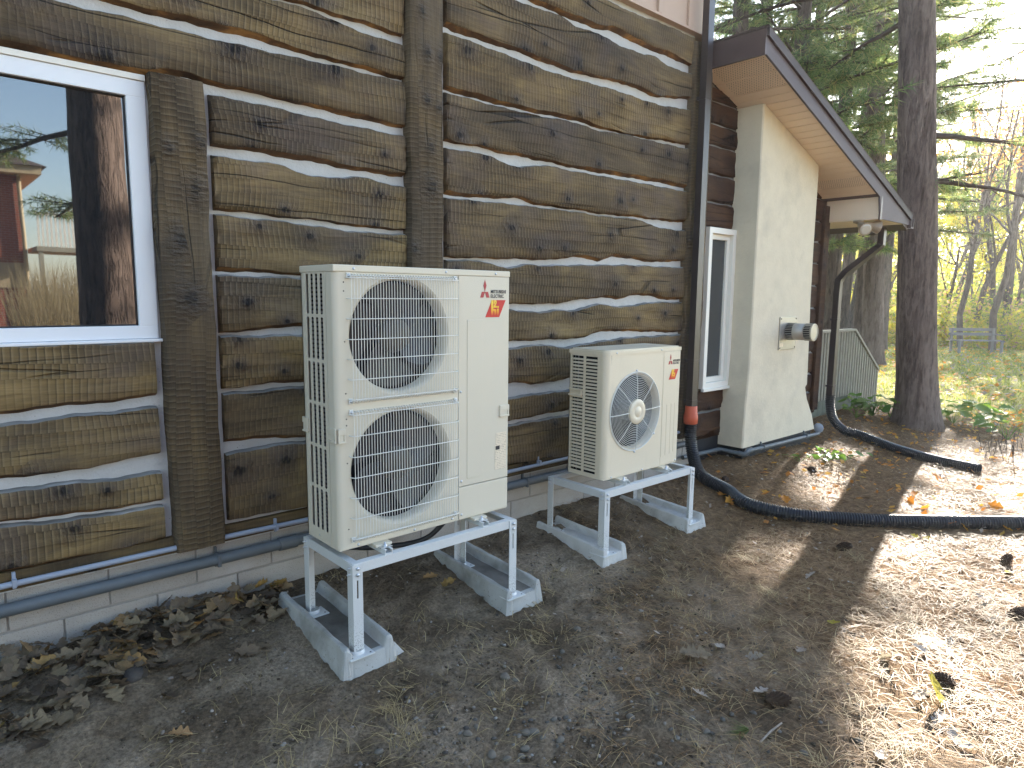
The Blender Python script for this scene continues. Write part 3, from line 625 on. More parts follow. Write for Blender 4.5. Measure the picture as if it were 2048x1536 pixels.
# narrow window
nw = MB(); t = 0.055
nw.box(nwx0, nwx1, 0.735, 0.85, nwz1-t, nwz1, 0.004); nw.box(nwx0, nwx1, 0.735, 0.85, nwz0, nwz0+t, 0.004)
nw.box(nwx0, nwx0+t, 0.7355, 0.85, nwz0+t-0.002, nwz1-t+0.002, 0.004); nw.box(nwx1-t, nwx1, 0.7355, 0.85, nwz0+t-0.002, nwz1-t+0.002, 0.004)
nwo = nw.build('window', 'vinyl2', house)
s2 = MB(); a0, a1, c0, c1 = nwx0+t, nwx1-t, nwz0+t, nwz1-t
for q in ((a0, a1, c0, c0+0.05), (a0, a1, c1-0.05, c1)): s2.box(q[0], q[1], 0.775, 0.84, q[2], q[3], 0.004)
for q in ((a0, a0+0.045), (a1-0.045, a1)): s2.box(q[0], q[1], 0.776, 0.84, c0+0.048, c1-0.048, 0.004)
s2.build('sash', 'vinyl2', nwo)
MB().box(a0+0.04, a1-0.04, 0.80, 0.81, c0+0.045, c1-0.045).build('pane', 'glass2', nwo)
MB().box(nwx0-0.01, nwx1+0.01, 0.715, 0.75, nwz0-0.025, nwz0+0.004, 0.004).build('sill', 'vinyl2', nwo)
# chimney chase
CY = 0.525; cx0, cx1 = 4.665, ony(1638, 345, CY)[0]
def chase():
    zs = [-0.265, -0.1, 0.1, 0.24, 0.27, 0.42, 0.7, 1.2, 1.7, 2.2, 2.45, 2.7, 2.9, 3.0]
    def xl(z): return cx0-0.05*sstep((0.75-z)/0.9)
    def xr(z):
        if z > 0.265: return cx1+0.06*sstep((1.6-z)/1.4)
        return cx1+0.02+0.30*sstep((0.262-z)/0.55)
    V = []; F = []
    for z in zs:
        for y, x in ((0.80, xl(z)-0.002), (CY+0.012, xl(z)), (CY, xl(z)+0.012), (CY, xr(z)-0.012), (CY+0.012, xr(z)), (0.80, xr(z))):
            zz_ = min(z, roofz(x)-0.004); V.append((x, y, zz_))
    for i in range(len(zs)-1):
        for k in range(5): F.append((i*6+k, i*6+k+1, (i+1)*6+k+1, (i+1)*6+k))
    F.append(tuple(range(6))); return MB().add(V, F).build('chimney_chase', 'stucco', house)
chase()
MB().box(cx0-0.02, cx1+0.26, CY+0.02, 0.83, -0.8, -0.262).build('chimney_footing', 'membrane', house)
# roof
YR = 0.185
roof = MB()
xr0, xr1 = 4.03, 7.62
def zr(x): return roofz(x)+0.02
roof.prism([(xr0, zr(xr0)), (xr1, zr(xr1)), (xr1, zr(xr1)+0.17), (xr0, zr(xr0)+0.17)], 'y', YR+0.02, 6.9)
ro = roof.build('lean_to_roof', 'fascia', house)
shg = MB(); shg.prism([(xr0-0.02, zr(xr0)+0.172), (xr1+0.03, zr(xr1)+0.172), (xr1+0.03, zr(xr1)+0.19), (xr0-0.02, zr(xr0)+0.19)], 'y', YR-0.02, 6.92); shg.build('shingles', 'shingle', ro)
rk = MB(); rk.prism([(xr0-0.004, zr(xr0)-0.03), (6.66, zr(6.66)-0.03), (6.72, zr(6.72)-0.245), (xr1+0.004, zr(6.72)-0.245), (xr1+0.004, zr(xr1)+0.11), (xr0-0.004, zr(xr0)+0.11)], 'y', YR, YR+0.019); rk.build('rake_board', 'fascia2', ro)
r2 = MB(); r2.prism([(xr0-0.006, zr(xr0)+0.105), (xr1+0.02, zr(xr1)+0.105), (xr1+0.02, zr(xr1)+0.171), (xr0-0.006, zr(xr0)+0.171)], 'y', YR-0.022, YR+0.019); r2.build('rake_trim', 'raketrim', ro)
MB().box(xr0-0.02, xr0-0.001, YR+0.001, 0.85, zr(xr0)-0.04, zr(xr0)+0.165, 0.002).build('high_fascia', 'fascia', ro)
# soffit panels, each a shallow board with a V groove between, the two highest and two low ones perforated
edges = [onp for onp in np.linspace(xr0+0.03, 6.62, 13)]
def soffit(x0, x1, perf):
    mb = MB(); g = 0.007
    for (u0, u1) in ((x0+g, (x0+x1)/2-0.005), ((x0+x1)/2+0.005, x1-g)) if not perf else ((x0+g, x1-g),):
        mb.prism([(u0, roofz(u0)), (u1, roofz(u1)), (u1, roofz(u1)+0.012), (u0, roofz(u0)+0.012)], 'y', YR+0.02, 0.80)
    mb.prism([(x0, roofz(x0)+0.008), (x1, roofz(x1)+0.008), (x1, roofz(x1)+0.018), (x0, roofz(x0)+0.018)], 'y', YR+0.022, 0.80)
    o = mb.build('soffit_panel', 'soffit', ro)
    if perf:
        d = MB(); n = 0
        for iy in range(22):
            for ix in range(9):
                x = x0+0.02+(x1-x0-0.04)*ix/8; y = YR+0.05+0.022*iy+(0.011 if ix % 2 else 0)
                if y > 0.77: continue
                z = roofz(x)-0.0015
                d.add([(x-0.0045, y, z+TA*0.0045), (x, y-0.0045, z), (x+0.0045, y, z-TA*0.0045), (x, y+0.0045, z)], [(0, 1, 2, 3)])
        p_ = d.build('perforation', 'dark', o, fix=False); p_['kind'] = 'stuff'
for i, (a, b) in enumerate(zip(edges[:-1], edges[1:])): soffit(a, b, i in (0, 1, 10))
MB().prism([(xr0, roofz(xr0)-0.001), (xr0+0.03, roofz(xr0+0.03)-0.001), (xr0+0.03, roofz(xr0)+0.015), (xr0, roofz(xr0)+0.02)], 'y', YR+0.02, 0.8).build('soffit_trim', 'soffit', ro)
# boxed eave at the low end
bz0, bz1 = zr(6.72)-0.235, roofz(6.7)-0.01
MB().box(6.715, 6.735, YR+0.021, 6.0, bz0, bz1+0.02, 0.002).build('eave_box_face', 'soffit', ro)
MB().box(6.72, xr1-0.02, YR+0.022, 6.0, bz0-0.012, bz0-0.001, 0.002).build('eave_box_soffit', 'soffit', ro)
MB().box(6.70, 6.742, YR-0.003, YR+0.0185, bz0-0.02, bz1+0.02, 0.003).build('eave_box_corner', 'fascia', ro)
MB().box(xr1-0.02, xr1, YR+0.02, 6.0, bz0-0.012, zr(xr1)+0.168).build('low_fascia', 'fascia', ro)
gt = MB()
gp = [(xr1+0.003, zr(xr1)+0.13), (xr1+0.003, zr(xr1)+0.02), (xr1+0.08, zr(xr1)+0.02), (xr1+0.10, zr(xr1)+0.13), (xr1+0.092, zr(xr1)+0.13), (xr1+0.074, zr(xr1)+0.028), (xr1+0.011, zr(xr1)+0.028), (xr1+0.011, zr(xr1)+0.13)]
gt.prism(gp, 'y', YR-0.02, 6.0); gt.build('gutter', 'fascia', ro)

# ------------------------------------------------------------------ downspouts
def rect_spout(pts, w, d, name, label):
    mb = MB(); P = [np.array(p, float) for p in pts]; rings = []
    for i, p in enumerate(P):
        t = P[min(i+1, len(P)-1)]-P[max(i-1, 0)]; t /= np.linalg.norm(t)
        a = np.array([1.0, 0, 0]); a = a-t*(a@t); a /= np.linalg.norm(a)+1e-9; b = np.cross(t, a)
        prof = [(-w, -d), (-w*0.72, -d), (-w*0.60, -d*0.78), (-w*0.4, -d*0.78), (-w*0.28, -d), (w*0.28, -d), (w*0.4, -d*0.78), (w*0.6, -d*0.78), (w*0.72, -d), (w, -d), (w, d), (-w, d)]
        rings.append([p+a*u+b*v for u, v in prof])
    n = len(rings[0])
    V = [v for r_ in rings for v in r_]; F = [(i*n+k, i*n+(k+1) % n, (i+1)*n+(k+1) % n, (i+1)*n+k) for i in range(len(P)-1) for k in range(n)]
    mb.add(V, F); mb.add(rings[0], [tuple(range(n))]); mb.add(rings[-1], [tuple(range(n))[::-1]])
    root = empty(name, tuple(P[-1])); tag(root, label, 'downspout'); mb.build('pipe', 'spout', root); return root
dY = 0.655
dx_top, dx_bot = ony(1423, 30, dY)[0], ony(1378, 800, dY)[0]
dxm = (dx_top+dx_bot)/2
d1 = rect_spout([(dxm, dY, 4.8), (dxm, dY, 2.6), (dxm, dY, 0.13)], 0.041, 0.032, 'downspout', 'tall brown downspout at the corner post above the orange adapter')
for z in (0.62, 0.25, 2.9):
    MB().box(dxm-0.062, dxm+0.062, dY+0.0325, dY+0.045, z, z+0.03, 0.002).box(dxm-0.046, dxm+0.046, dY-0.036, dY+0.034, z+0.004, z+0.026, 0.002).build('strap', 'spout', d1)
E2 = ony(1642, 600, 0.66)[0]
pe = [(7.45, 0.42, zr(xr1)+0.03), (7.45, 0.42, 1.86), (7.40, 0.47, 1.80), (6.93, 0.62, 1.50), (6.86, 0.645, 1.42), (6.86, 0.65, 1.3), (6.86, 0.65, 0.02)]
d2 = rect_spout(pe, 0.041, 0.034, 'downspout', 'brown downspout with an elbow under the low eave beside the chimney')
for z in (0.95, 0.15): MB().box(6.86-0.046, 6.86+0.046, 0.612, 0.70, z, z+0.025, 0.002).build('strap', 'spout', d2)
# corrugated drain hoses
def corrugated(path, r, name, label, pitch=0.021):
    P = resample(smooth_path(path, 14), 40*len(path)); L = np.r_[0, np.cumsum(np.linalg.norm(np.diff(P, axis=0), axis=1))]
    n = int(L[-1]/(pitch/4)); t = np.linspace(0, L[-1], n); Q = np.stack([np.interp(t, L, P[:, i]) for i in range(3)], 1)
    rad = [r*(1.0 if (i % 4) in (0, 1) else 0.86) for i in range(n)]
    root = empty(name, tuple(Q[-1])); tag(root, label, 'drain hose'); MB().tube(Q, rad, 18, cap=False, smooth=False).build('corrugated_tube', 'hose', root)
    MB().tube([Q[-1]-1e-3*(Q[-1]-Q[-2]), Q[-1]+0.25*(Q[-1]-Q[-2])], [r*0.84, r*0.84], 18).build('tube_mouth', 'dark', root)
    return root
def gz(x, y, h): return (x, y, float(ground_h(x, y))+h)
h1 = corrugated([(dxm, dY, 0.10), (dxm, dY-0.005, -0.06), (dxm-0.03, dY-0.06, -0.22), (dxm-0.14, dY-0.22, -0.36), gz(3.72, 0.16, 0.055), gz(3.63, -0.10, 0.05), gz(3.78, -0.45, 0.045), gz(4.0, -0.72, 0.045), gz(4.29, -1.03, 0.05), gz(4.97, -1.66, 0.055), gz(5.9, -2.5, 0.055), gz(6.9, -3.2, 0.055)], 0.056, 'drain_hose', 'black corrugated drain hose curving from the orange adapter across the ground')
ad = MB(); ad.lathe([(0.05, 0.165), (0.055, 0.16), (0.056, 0.10), (0.060, 0.095), (0.060, 0.08), (0.064, 0.075), (0.066, 0.035), (0.064, 0.03), (0.063, 0.0), (0.05, -0.005)], (dxm, dY, 0.055), 'z', 28); ad.build('orange_adapter', 'orange', h1)
h2 = corrugated([(6.86, 0.65, 0.05), (6.86, 0.645, -0.08), (6.87, 0.60, -0.24), (6.90, 0.48, -0.36), gz(6.93, 0.28, 0.06), gz(6.90, -0.05, 0.05), gz(6.81, -0.48, 0.045), gz(6.71, -0.97, 0.05)], 0.056, 'drain_hose', 'black corrugated drain hose lying in needles below the chimney downspout')

# ------------------------------------------------------------------ conduits along the wall base
def conduit(path, r, mat, name, label, clamps, cat='conduit', n=12):
    root = empty(name, tuple(path[0])); tag(root, label, cat); MB().tube(path, r, n).build('pipe', mat, root)
    for c in clamps:
        MB().box(c[0]-0.009, c[0]+0.009, c[1]-r-0.003, c[1]+r, c[2]-r-0.003, c[2]+r+0.003, 0.003).box(c[0]-0.007, c[0]+0.007, c[1]+r-0.004, c[1]+r+0.012, c[2]-r-0.018, c[2]+r+0.03, 0.002).build('clamp', mat, root)
    return root
wy = 0.742
za = ony(0, 1172, wy)[2]; zb_ = ony(600, 1043, wy)[2]; zc = ony(1130, 914, wy)[2]
pth = [(-3.2, wy, za), (-0.2, wy, (za+zb_)/2), (0.25, wy, zb_), (1.5, wy, (zb_+zc)/2), (3.9, wy, zc)]
cl = [(ony(29, 1165, wy)[0], wy, za), (ony(553, 1053, wy)[0], wy, zb_), (ony(1079, 926, wy)[0], wy, zc), (3.3, wy, zc)]
conduit(pth, 0.0135, 'conduit', 'conduit', 'pale grey plastic conduit clipped along the sill timber', cl)
gy = 0.752; zg0, zg1, zg2 = ony(0, 1222, gy)[2], ony(600, 1079, gy)[2], ony(1080, 957, gy)[2]
gp_ = conduit([(-3.2, gy, zg0), (0.2, gy, zg1), (2.0, gy, zg2), (3.95, gy, zg2)], 0.030, 'conduit2', 'drain_pipe', 'thick dark grey pipe hung along the block foundation', [(ony(435, 1105, gy)[0], gy, zg1), (1.9, gy, zg2)], 'pipe', 14)
MB().tube([(ony(575, 1085, gy)[0]-0.05, gy, zg1), (ony(575, 1085, gy)[0]+0.05, gy, zg1)], 0.037, 14).build('coupling', 'conduit2', gp_)
zl1 = ony(1420, 908, 0.75)[2]
p4 = [(3.95, 0.765, zl1+0.03), (4.58, 0.765, zl1+0.02), (4.61, 0.74, zl1+0.015), (4.61, 0.52, zl1+0.01), (4.63, 0.49, zl1+0.01)]
zl2 = ony(1520, 895, 0.49)[2]; zl3 = ony(1632, 868, 0.49)[2]
xl3 = ony(1636, 868, 0.49)[0]
gp2 = conduit(p4+[(4.70, 0.487, zl2), (5.3, 0.487, (zl2+zl3)/2), (xl3, 0.487, zl3)], 0.020, 'conduit2', 'drain_pipe', 'grey pipe bending round the foot of the chimney', [(4.95, 0.487, zl2), (5.9, 0.487, (zl2+zl3)/2+0.005)], 'pipe', 14)
MB().tube([(4.61, 0.56, zl1+0.012), (4.615, 0.50, zl1+0.01), (4.66, 0.487, zl2+0.004), (4.73, 0.487, zl2)], 0.026, 14).build('elbow', 'conduit2', gp2)
# small paddle lying where the pipe ends
MB().lathe([(0.0, 0.0), (0.05, 0.004), (0.058, 0.012), (0.05, 0.02), (0.0, 0.022)], (xl3+0.06, 0.52, zl3+0.05), 'x', 18).build('hose_bib_cap', 'conduit', gp2)

# ------------------------------------------------------------------ flue vent on the chimney
va, vb = ony(1559, 634, CY), ony(1588, 697, CY)
vr = empty('flue_vent', (va[0], CY, vb[2])); tag(vr, 'round caged steel flue vent on a square plate on the chimney', 'vent')
MB().box(va[0], vb[0], CY-0.012, CY-0.001, vb[2], va[2], 0.003).build('wall_plate', 'vent', vr)
vc = np.array([(va[0]+vb[0])/2-0.0, CY-0.012, (va[2]+vb[2])/2+0.02]); rr_ = 0.085
MB().lathe([(rr_*0.86, 0.0), (rr_*0.86, -0.09)], vc, 'y', 28).build('inner_pipe', 'dark', vr)
MB().lathe([(rr_, -0.075), (rr_, -0.185), (rr_*0.8, -0.186)], vc, 'y', 32).build('sleeve', 'vent', vr)
def cage(y0, y1, nm):
    mb = MB()
    for k in range(28):
        t = 2*math.pi*k/28; a = (vc[0]+rr_*math.cos(t), vc[1]+y0, vc[2]+rr_*math.sin(t)); b = (a[0], vc[1]+y1, a[2]); mb.tube([a, b], 0.0035, 4)
    mb.build(nm, 'vent', vr)
cage(-0.002, -0.076, 'cage'); cage(-0.185, -0.262, 'cage')
MB().lathe([(rr_*0.8, -0.18), (rr_*0.8, -0.262)], vc, 'y', 28).build('inner_pipe', 'dark', vr)
MB().lathe([(rr_*1.03, -0.26), (rr_*1.04, -0.275), (rr_*0.95, -0.276), (rr_*0.94, -0.270), (0.0, -0.271)], vc, 'y', 32, smooth=False).build('end_cap', 'vent', vr)
for sx in (0.02, vb[0]-va[0]-0.02):
    for sz in (0.02, va[2]-vb[2]-0.02): MB().lathe([(0.007, 0.0), (0.006, -0.004), (0.0, -0.005)], (va[0]+sx, CY-0.012, vb[2]+sz), 'y', 8).build('screw', 'dark', vr)
MB().box(va[0]+0.015, va[0]+0.09, CY-0.0135, CY-0.0121, vb[2]+0.03, vb[2]+0.07).build('label_plate', 'label', vr)

# ------------------------------------------------------------------ flood light under the eave box
fl = np.array([ony(1716, 456, 0.42)[0], 0.42, bz0-0.013]); fr_ = empty('flood_light', tuple(fl)); tag(fr_, 'bronze twin-head flood light under the low eave box', 'lamp')
MB().lathe([(0.055, 0.0), (0.055, -0.025), (0.02, -0.035), (0.0, -0.035)], fl, 'z', 20).build('mount', 'lamp', fr_)
def bell(c, d, nm):
    d = np.array(d, float); d /= np.linalg.norm(d); P = [c+d*s for s in (0, 0.03, 0.06, 0.13, 0.155)]
    MB().tube(P, [0.022, 0.034, 0.04, 0.07, 0.075], 18).build(nm, 'lamp', fr_)
    MB().tube([P[-1]-d*0.002, P[-1]+d*0.008], [0.064, 0.05], 18).build('lens', 'lens', fr_)
bell(fl+np.array([-0.05, -0.03, -0.045]), (-0.6, -0.75, -0.5), 'lamp_head'); bell(fl+np.array([0.05, -0.06, -0.04]), (0.9, -0.75, -0.25), 'lamp_head')
MB().tube([fl+np.array([0.0, -0.02, -0.035]), fl+np.array([0.0, -0.03, -0.075])], 0.02, 12).build('sensor', 'lamp', fr_)
# ------------------------------------------------------------------ heat pumps
def text_mesh(name, body, size, x, y, z, mat, parent, width):
    c = bpy.data.curves.new('lettering', 'FONT'); c.body = body; c.size = size; c.extrude = 0.0004; c.space_line = 0.92; c.offset = 0.0005; c.resolution_u = 2
    o = bpy.data.objects.new('lettering_tmp', c); COL.objects.link(o); dg = bpy.context.evaluated_depsgraph_get(); dg.update()
    me = bpy.data.meshes.new_from_object(o.evaluated_get(dg)); bpy.data.objects.remove(o); me.materials.clear()
    sx = width/max(v.co.x for v in me.vertices)
    me.transform(Matrix.Translation((x, y, z)) @ Matrix.Rotation(math.pi/2, 4, 'X') @ Matrix.Diagonal((sx, 1, 1, 1)))
    return link(name, me, parent, (mat,))
def poly_plate(name, polys, y0, y1, mat, parent):
    mb = MB()
    for p in polys: mb.prism(p, 'y', y0, y1)
    return mb.build(name, mat, parent)
def badge(x, z, y, s, parent):
    """three-diamond emblem, lettering and the red badge; (x,z) is the emblem's lower left corner"""
    w = 0.062*s; hh = w*0.866/1.5*1.5
    def rh(p, a, b): return [p, (p[0]+a[0], p[1]+a[1]), (p[0]+a[0]+b[0], p[1]+a[1]+b[1]), (p[0]+b[0], p[1]+b[1])]
    u = w/3.0; h3 = u*math.sqrt(3)/1.0; c = (x+w/2, z+h3*1.0)
    top = [(c[0], c[1]), (c[0]+u/2, c[1]+h3*0.87), (c[0], c[1]+h3*1.74), (c[0]-u/2, c[1]+h3*0.87)]
    lf = [(c[0], c[1]-0.001), (c[0]-u, c[1]-0.001), (c[0]-u*1.5, c[1]-h3*0.87), (c[0]-u*0.5, c[1]-h3*0.87)]
    rt = [(2*c[0]-a, b) for a, b in lf]
    poly_plate('emblem', [top, lf, rt], y, y-0.0012, 'red2', parent)
    text_mesh('lettering', 'MITSUBISHI\nELECTRIC', 0.0255*s, x+w+0.008*s, y-0.0004, z+0.0275*s, 'ink', parent, 0.106*s)
def h2i(x, z, y, s, parent):
    """red leaning badge 0.145 x 0.092 with yellow letters; (x,z) lower left"""
    W_, H_, k = 0.098*s, 0.092*s, 0.046*s
    bo = poly_plate('badge', [[(x, z), (x+W_, z), (x+W_+k, z+H_), (x+k, z+H_)]], y, y-0.001, 'red', parent)
    a = x+0.040*s; P = []
    P.append([(a, z+0.008*s), (a+0.015*s, z+0.008*s), (a+0.015*s, z+H_), (a, z+H_)])
    P.append([(a+0.015*s, z+0.044*s), (a+0.030*s, z+0.044*s), (a+0.036*s, z+0.038*s), (a+0.036*s, z+0.008*s), (a+0.022*s, z+0.008*s), (a+0.022*s, z+0.030*s), (a+0.015*s, z+0.034*s)])
    P.append([(a+0.040*s, z+0.008*s), (a+0.054*s, z+0.008*s), (a+0.054*s, z+0.046*s), (a+0.040*s, z+0.046*s)])
    P.append([(a+0.042*s, z+0.050*s), (a+0.054*s, z+0.050*s), (a+0.054*s, z+0.060*s), (a+0.042*s, z+0.060*s)])
    # the raised 2
    t = [(0.018, 0.072), (0.018, 0.083), (0.022, 0.092), (0.034, 0.092), (0.038, 0.084), (0.038, 0.076), (0.029, 0.061), (0.040, 0.061), (0.040, 0.051), (0.017, 0.051), (0.017, 0.059), (0.030, 0.077), (0.030, 0.082), (0.027, 0.083), (0.026, 0.080), (0.026, 0.072)]
    P.append([(a+u*s, z+v*s) for u, v in t])
    poly_plate('badge_letters', P, y-0.001, y-0.002, 'yellow', bo)
def plate_with_hole(mb, x0, x1, z0, z1, cx, cz, r, y, th, n=64, mi=0):
    """front plate with a round opening and a short bell mouth going back"""
    out = []; inn = []
    for k in range(n):
        t = 2*math.pi*k/n; c, s = math.cos(t), math.sin(t)
        q = min(((x1-cx)/c if c > 1e-9 else 1e9), ((x0-cx)/c if c < -1e-9 else 1e9), ((z1-cz)/s if s > 1e-9 else 1e9), ((z0-cz)/s if s < -1e-9 else 1e9))
        out.append((cx+c*q, y, cz+s*q)); inn.append((cx+c*r, y, cz+s*r))
    V = out+inn; F = [(k, (k+1) % n, n+(k+1) % n, n+k) for k in range(n)]; mb.add(V, F, mi)
    for cxn in ((x0, z0), (x1, z0), (x1, z1), (x0, z1)):
        ks = sorted(range(n), key=lambda k: (out[k][0]-cxn[0])**2+(out[k][2]-cxn[1])**2)[:2]
        mb.add([out[ks[0]], (cxn[0], y, cxn[1]), out[ks[1]]], [(0, 1, 2)], mi)
    prof = [(r, 0.0), (r-0.008, 0.004), (r-0.016, 0.016), (r-0.020, 0.04), (r-0.020, th)]
    mb.lathe(prof, (cx, y, cz), 'y', n, mi)
def fan(cx, cz, y, r, parent, blades=3, rot=0.3, hub=0.085):
    root = MB().lathe([(0.0, -0.035), (hub*0.6, -0.033), (hub*0.95, -0.02), (hub, 0.0), (hub, 0.045)], (cx, y, cz), 'y', 32).build('fan', 'motor', parent)
    for b in range(blades):
        t0 = rot+2*math.pi*b/blades; V = []; nr, na = 8, 10
        for i in range(nr):
            rr = hub*0.9+(r-hub*0.9)*i/(nr-1)
            for j in range(na):
                s = j/(na-1); sweep = t0+0.55*(i/(nr-1))**1.5+s*(1.25+0.25*math.sin(math.pi*i/(nr-1)))
                V.append((cx+rr*math.cos(sweep), y+0.004+0.045*s+0.008*math.sin(math.pi*s), cz+rr*math.sin(sweep)))
        F = [(i*na+j, i*na+j+1, (i+1)*na+j+1, (i+1)*na+j) for i in range(nr-1) for j in range(na-1)]
        MB().add(V, F, 0, True).build('blade', 'fan', root, fix=False)
    return root
def screw(x, y, z, parent, axis='y', r=0.0055, mat='zinc'):
    sg = -1
    return MB().lathe([(r*1.3, 0.0), (r*1.3, sg*0.0012), (r, sg*0.0018), (r*0.9, sg*0.004), (0.0, sg*0.0042)], (x, y, z), axis, 10).build('screw', mat, parent)
def rslot(mb, u0, u1, w0, w1, X, mi=0):
    pass

# ---- the tall twin-fan unit: 1.05 x 0.33 x 1.338 m, front-bottom-left corner at the origin
U = empty('heat_pump', (0.525, 0.165, 0.0)); tag(U, 'tall ivory twin-fan heat pump with wire grilles on a white stand', 'heat pump')
Wd, Dp, Ht = 1.05, 0.33, 1.338
SEAM = 0.702
cabm = MB()
# rounded left front corner column and front frame around both fan openings
arc = [(0.028-0.028*math.cos(t), 0.028-0.028*math.sin(t)) for t in np.linspace(0, math.pi/2, 7)]
prof = [(0.0, 0.075)]+arc+[(0.045, 0.0)]
V = []
for z in (0.006, 1.306): V += [(x, y, z) for x, y in prof]
n = len(prof); cabm.add(V, [(k, k+1, n+k+1, n+k) for k in range(n-1)], 0, True)
plate_with_hole(cabm, 0.045, SEAM-0.002, 0.685, 1.306, 0.352, 1.008, 0.287, 0.0, 0.07)
plate_with_hole(cabm, 0.045, SEAM-0.002, 0.006, 0.685, 0.356, 0.362, 0.296, 0.0, 0.07)
cab = cabm.build('cabinet_front', 'cab', U)
# black sheet in place of the shaded interior behind the openings, and the coil
MB().box(0.05, SEAM-0.01, 0.118, 0.126, 0.02, 1.30).build('fan_shade_sheet', 'dark', U)
MB().box(0.03, SEAM, 0.25, 0.31, 0.02, 1.30).build('coil', 'dark', U)
# left side: three-and-a-bit columns of tall slots between bars
sm = MB(); zrows = [(1.112, 1.300), (0.900, 1.098), (0.695, 0.886), (0.487, 0.681), (0.281, 0.473), (0.064, 0.267)]
ycols = [(0.108, 0.133), (0.156, 0.181), (0.203, 0.228), (0.251, 0.277)]
allz = [0.006]+[v for p_ in sorted(zrows) for v in p_]+[1.306]
bars_z = [(allz[i], allz[i+1]) for i in range(0, len(allz), 2)]
for a, b in bars_z: sm.box(0.0, 0.0025, 0.078, 0.33, a, b)
ys = [0.078]+[v for p_ in ycols for v in p_]+[0.33]
for i in range(0, len(ys), 2):
    for (a, b) in zrows: sm.box(0.0, 0.0025, ys[i], ys[i+1], a, b)
def fillet(mb, y0, y1, z0, z1, X, r=0.011):
    for (cy, sy) in ((y0, 1), (y1, -1)):
        for (cz, sz) in ((z0, 1), (z1, -1)):
            pts = [(X, cy, cz)]+[(X, cy+sy*r*(1-math.sin(t)), cz+sz*r*(1-math.cos(t))) for t in np.linspace(0, math.pi/2, 5)]
            mb.add(pts, [tuple(range(len(pts)))])
for (a, b) in zrows:
    for (c, d) in ycols: fillet(sm, c, d, a, b, 0.0004)
sm.build('side_panel', 'cab', U)
fins = MB()
for k in range(62):
    z = 0.05+k*0.0205
    fins.box(0.022, 0.030, 0.10, 0.30, z, z+0.011)
f_ = fins.build('coil_fins', 'fin', U)
MB().box(0.031, 0.036, 0.09, 0.31, 0.03, 1.30).build('coil_backing', 'dark', U)
# service panels on the right
pm = MB(); pm.box(SEAM, Wd, -0.003, 0.02, 0.186, 1.306, 0.003); pm.build('front_panel', 'cab', U)
MB().box(SEAM, Wd-0.001, -0.004, 0.02, 0.006, 0.182, 0.003).build('service_cover', 'cab', U)
MB().box(0.757, 0.866, -0.0052, -0.0028, 0.222, 1.078, 0.0018).build('embossed_panel', 'cab', U)
MB().box(Wd-0.004, Wd, 0.0205, 0.33, 0.006, 1.306, 0.001).build('right_side', 'cab', U)
MB().box(0.0, Wd, 0.322, 0.33, 0.006, 1.306).build('rear_frame', 'cab', U)
MB().box(0.002, Wd-0.002, 0.004, 0.328, 0.0, 0.0055).build('base_pan', 'cab', U)
MB().box(-0.004, Wd+0.004, -0.006, 0.336, 1.3065, 1.338, 0.005).build('top_cover', 'cab', U)
# wire grilles, bowed forward, with curled ends
def grille(x0, x1, z0, z1, parent):
    mb = MB(); yb = -0.030; ni = 41
    for i in range(ni):
        x = x0+0.012+(x1-x0-0.024)*i/(ni-1)
        mb.tube([(x, -0.004, z1-0.012), (x, yb*0.55, z1-0.004), (x, yb, z1-0.014), (x, yb-0.004, z1-0.05), (x, yb-0.004, z0+0.05), (x, yb, z0+0.014), (x, yb*0.55, z0+0.004), (x, -0.004, z0+0.012)], 0.0016, 5, cap=False)
    g_ = mb.build('fan_grille', 'wire', parent)
    for z in [z1-0.012, z0+0.012]: MB().tube([(x0+0.004, -0.005, z), (x1-0.004, -0.005, z)], 0.0024, 6).build('end_wire', 'wire', g_)
    for k in range(7):
        z = z1-0.022-(z1-z0-0.044)*k/6; hb = MB()
        hb.tube([(x0+0.002, -0.001, z), (x0+0.002, yb*0.6, z), (x0+0.010, yb-0.001, z), (x0+0.03, yb-0.006, z), (x1-0.03, yb-0.006, z), (x1-0.010, yb-0.001, z), (x1-0.002, yb*0.6, z), (x1-0.002, -0.001, z)], 0.0023, 6); hb.build('cross_wire', 'wire', g_)
    for xx in (x0+0.012, x1-0.012):
        for z in (z1-0.012, z0+0.012):
            MB().box(xx-0.010, xx+0.010, -0.009, -0.001, z-0.013, z+0.013, 0.002).build('clip', 'wire', g_); screw(xx, -0.009, z, g_)
grille(0.060, 0.688, 0.700, 1.302, U); grille(0.060, 0.690, 0.032, 0.672, U)
fan(0.352, 1.008, 0.062, 0.258, U, 4, 0.4, 0.085); fan(0.356, 0.362, 0.062, 0.266, U, 4, 1.3, 0.085)
def handle(x0, x1, z0, z1, y, parent, side=False):
    mb = MB(); t = 0.009
    def bx(a, b, c, d, e, f): mb.box(a, b, c, d, e, f, 0.003)
    if not side:
        bx(x0, x1, y-0.009, y-0.001, z1-0.030, z1); bx(x0, x1, y-0.011, y-0.001, z0, z0+0.010); bx(x0, x0+t, y-0.008, y-0.001, z0+0.008, z1-0.028); bx(x1-t, x1, y-0.008, y-0.001, z0+0.008, z1-0.028)
        bx(x0+t, x1-t, y-0.004, y-0.001, z0+0.01, z1-0.03)
    else:
        bx(y-0.009, y-0.001, x0, x1, z1-0.030, z1); bx(y-0.011, y-0.001, x0, x1, z0, z0+0.010); bx(y-0.008, y-0.001, x0, x0+t, z0+0.008, z1-0.028)
        bx(y-0.004, y-0.001, x0+t, x1, z0+0.01, z1-0.03)
    return mb.build('handle', 'cab', parent)
handle(0.984, 1.052, 0.536, 0.602, -0.003, U)
handle(0.0, 0.075, 0.520, 0.590, 0.0, U, True); handle(0.285, 0.342, 0.530, 0.604, 0.0, U, True)
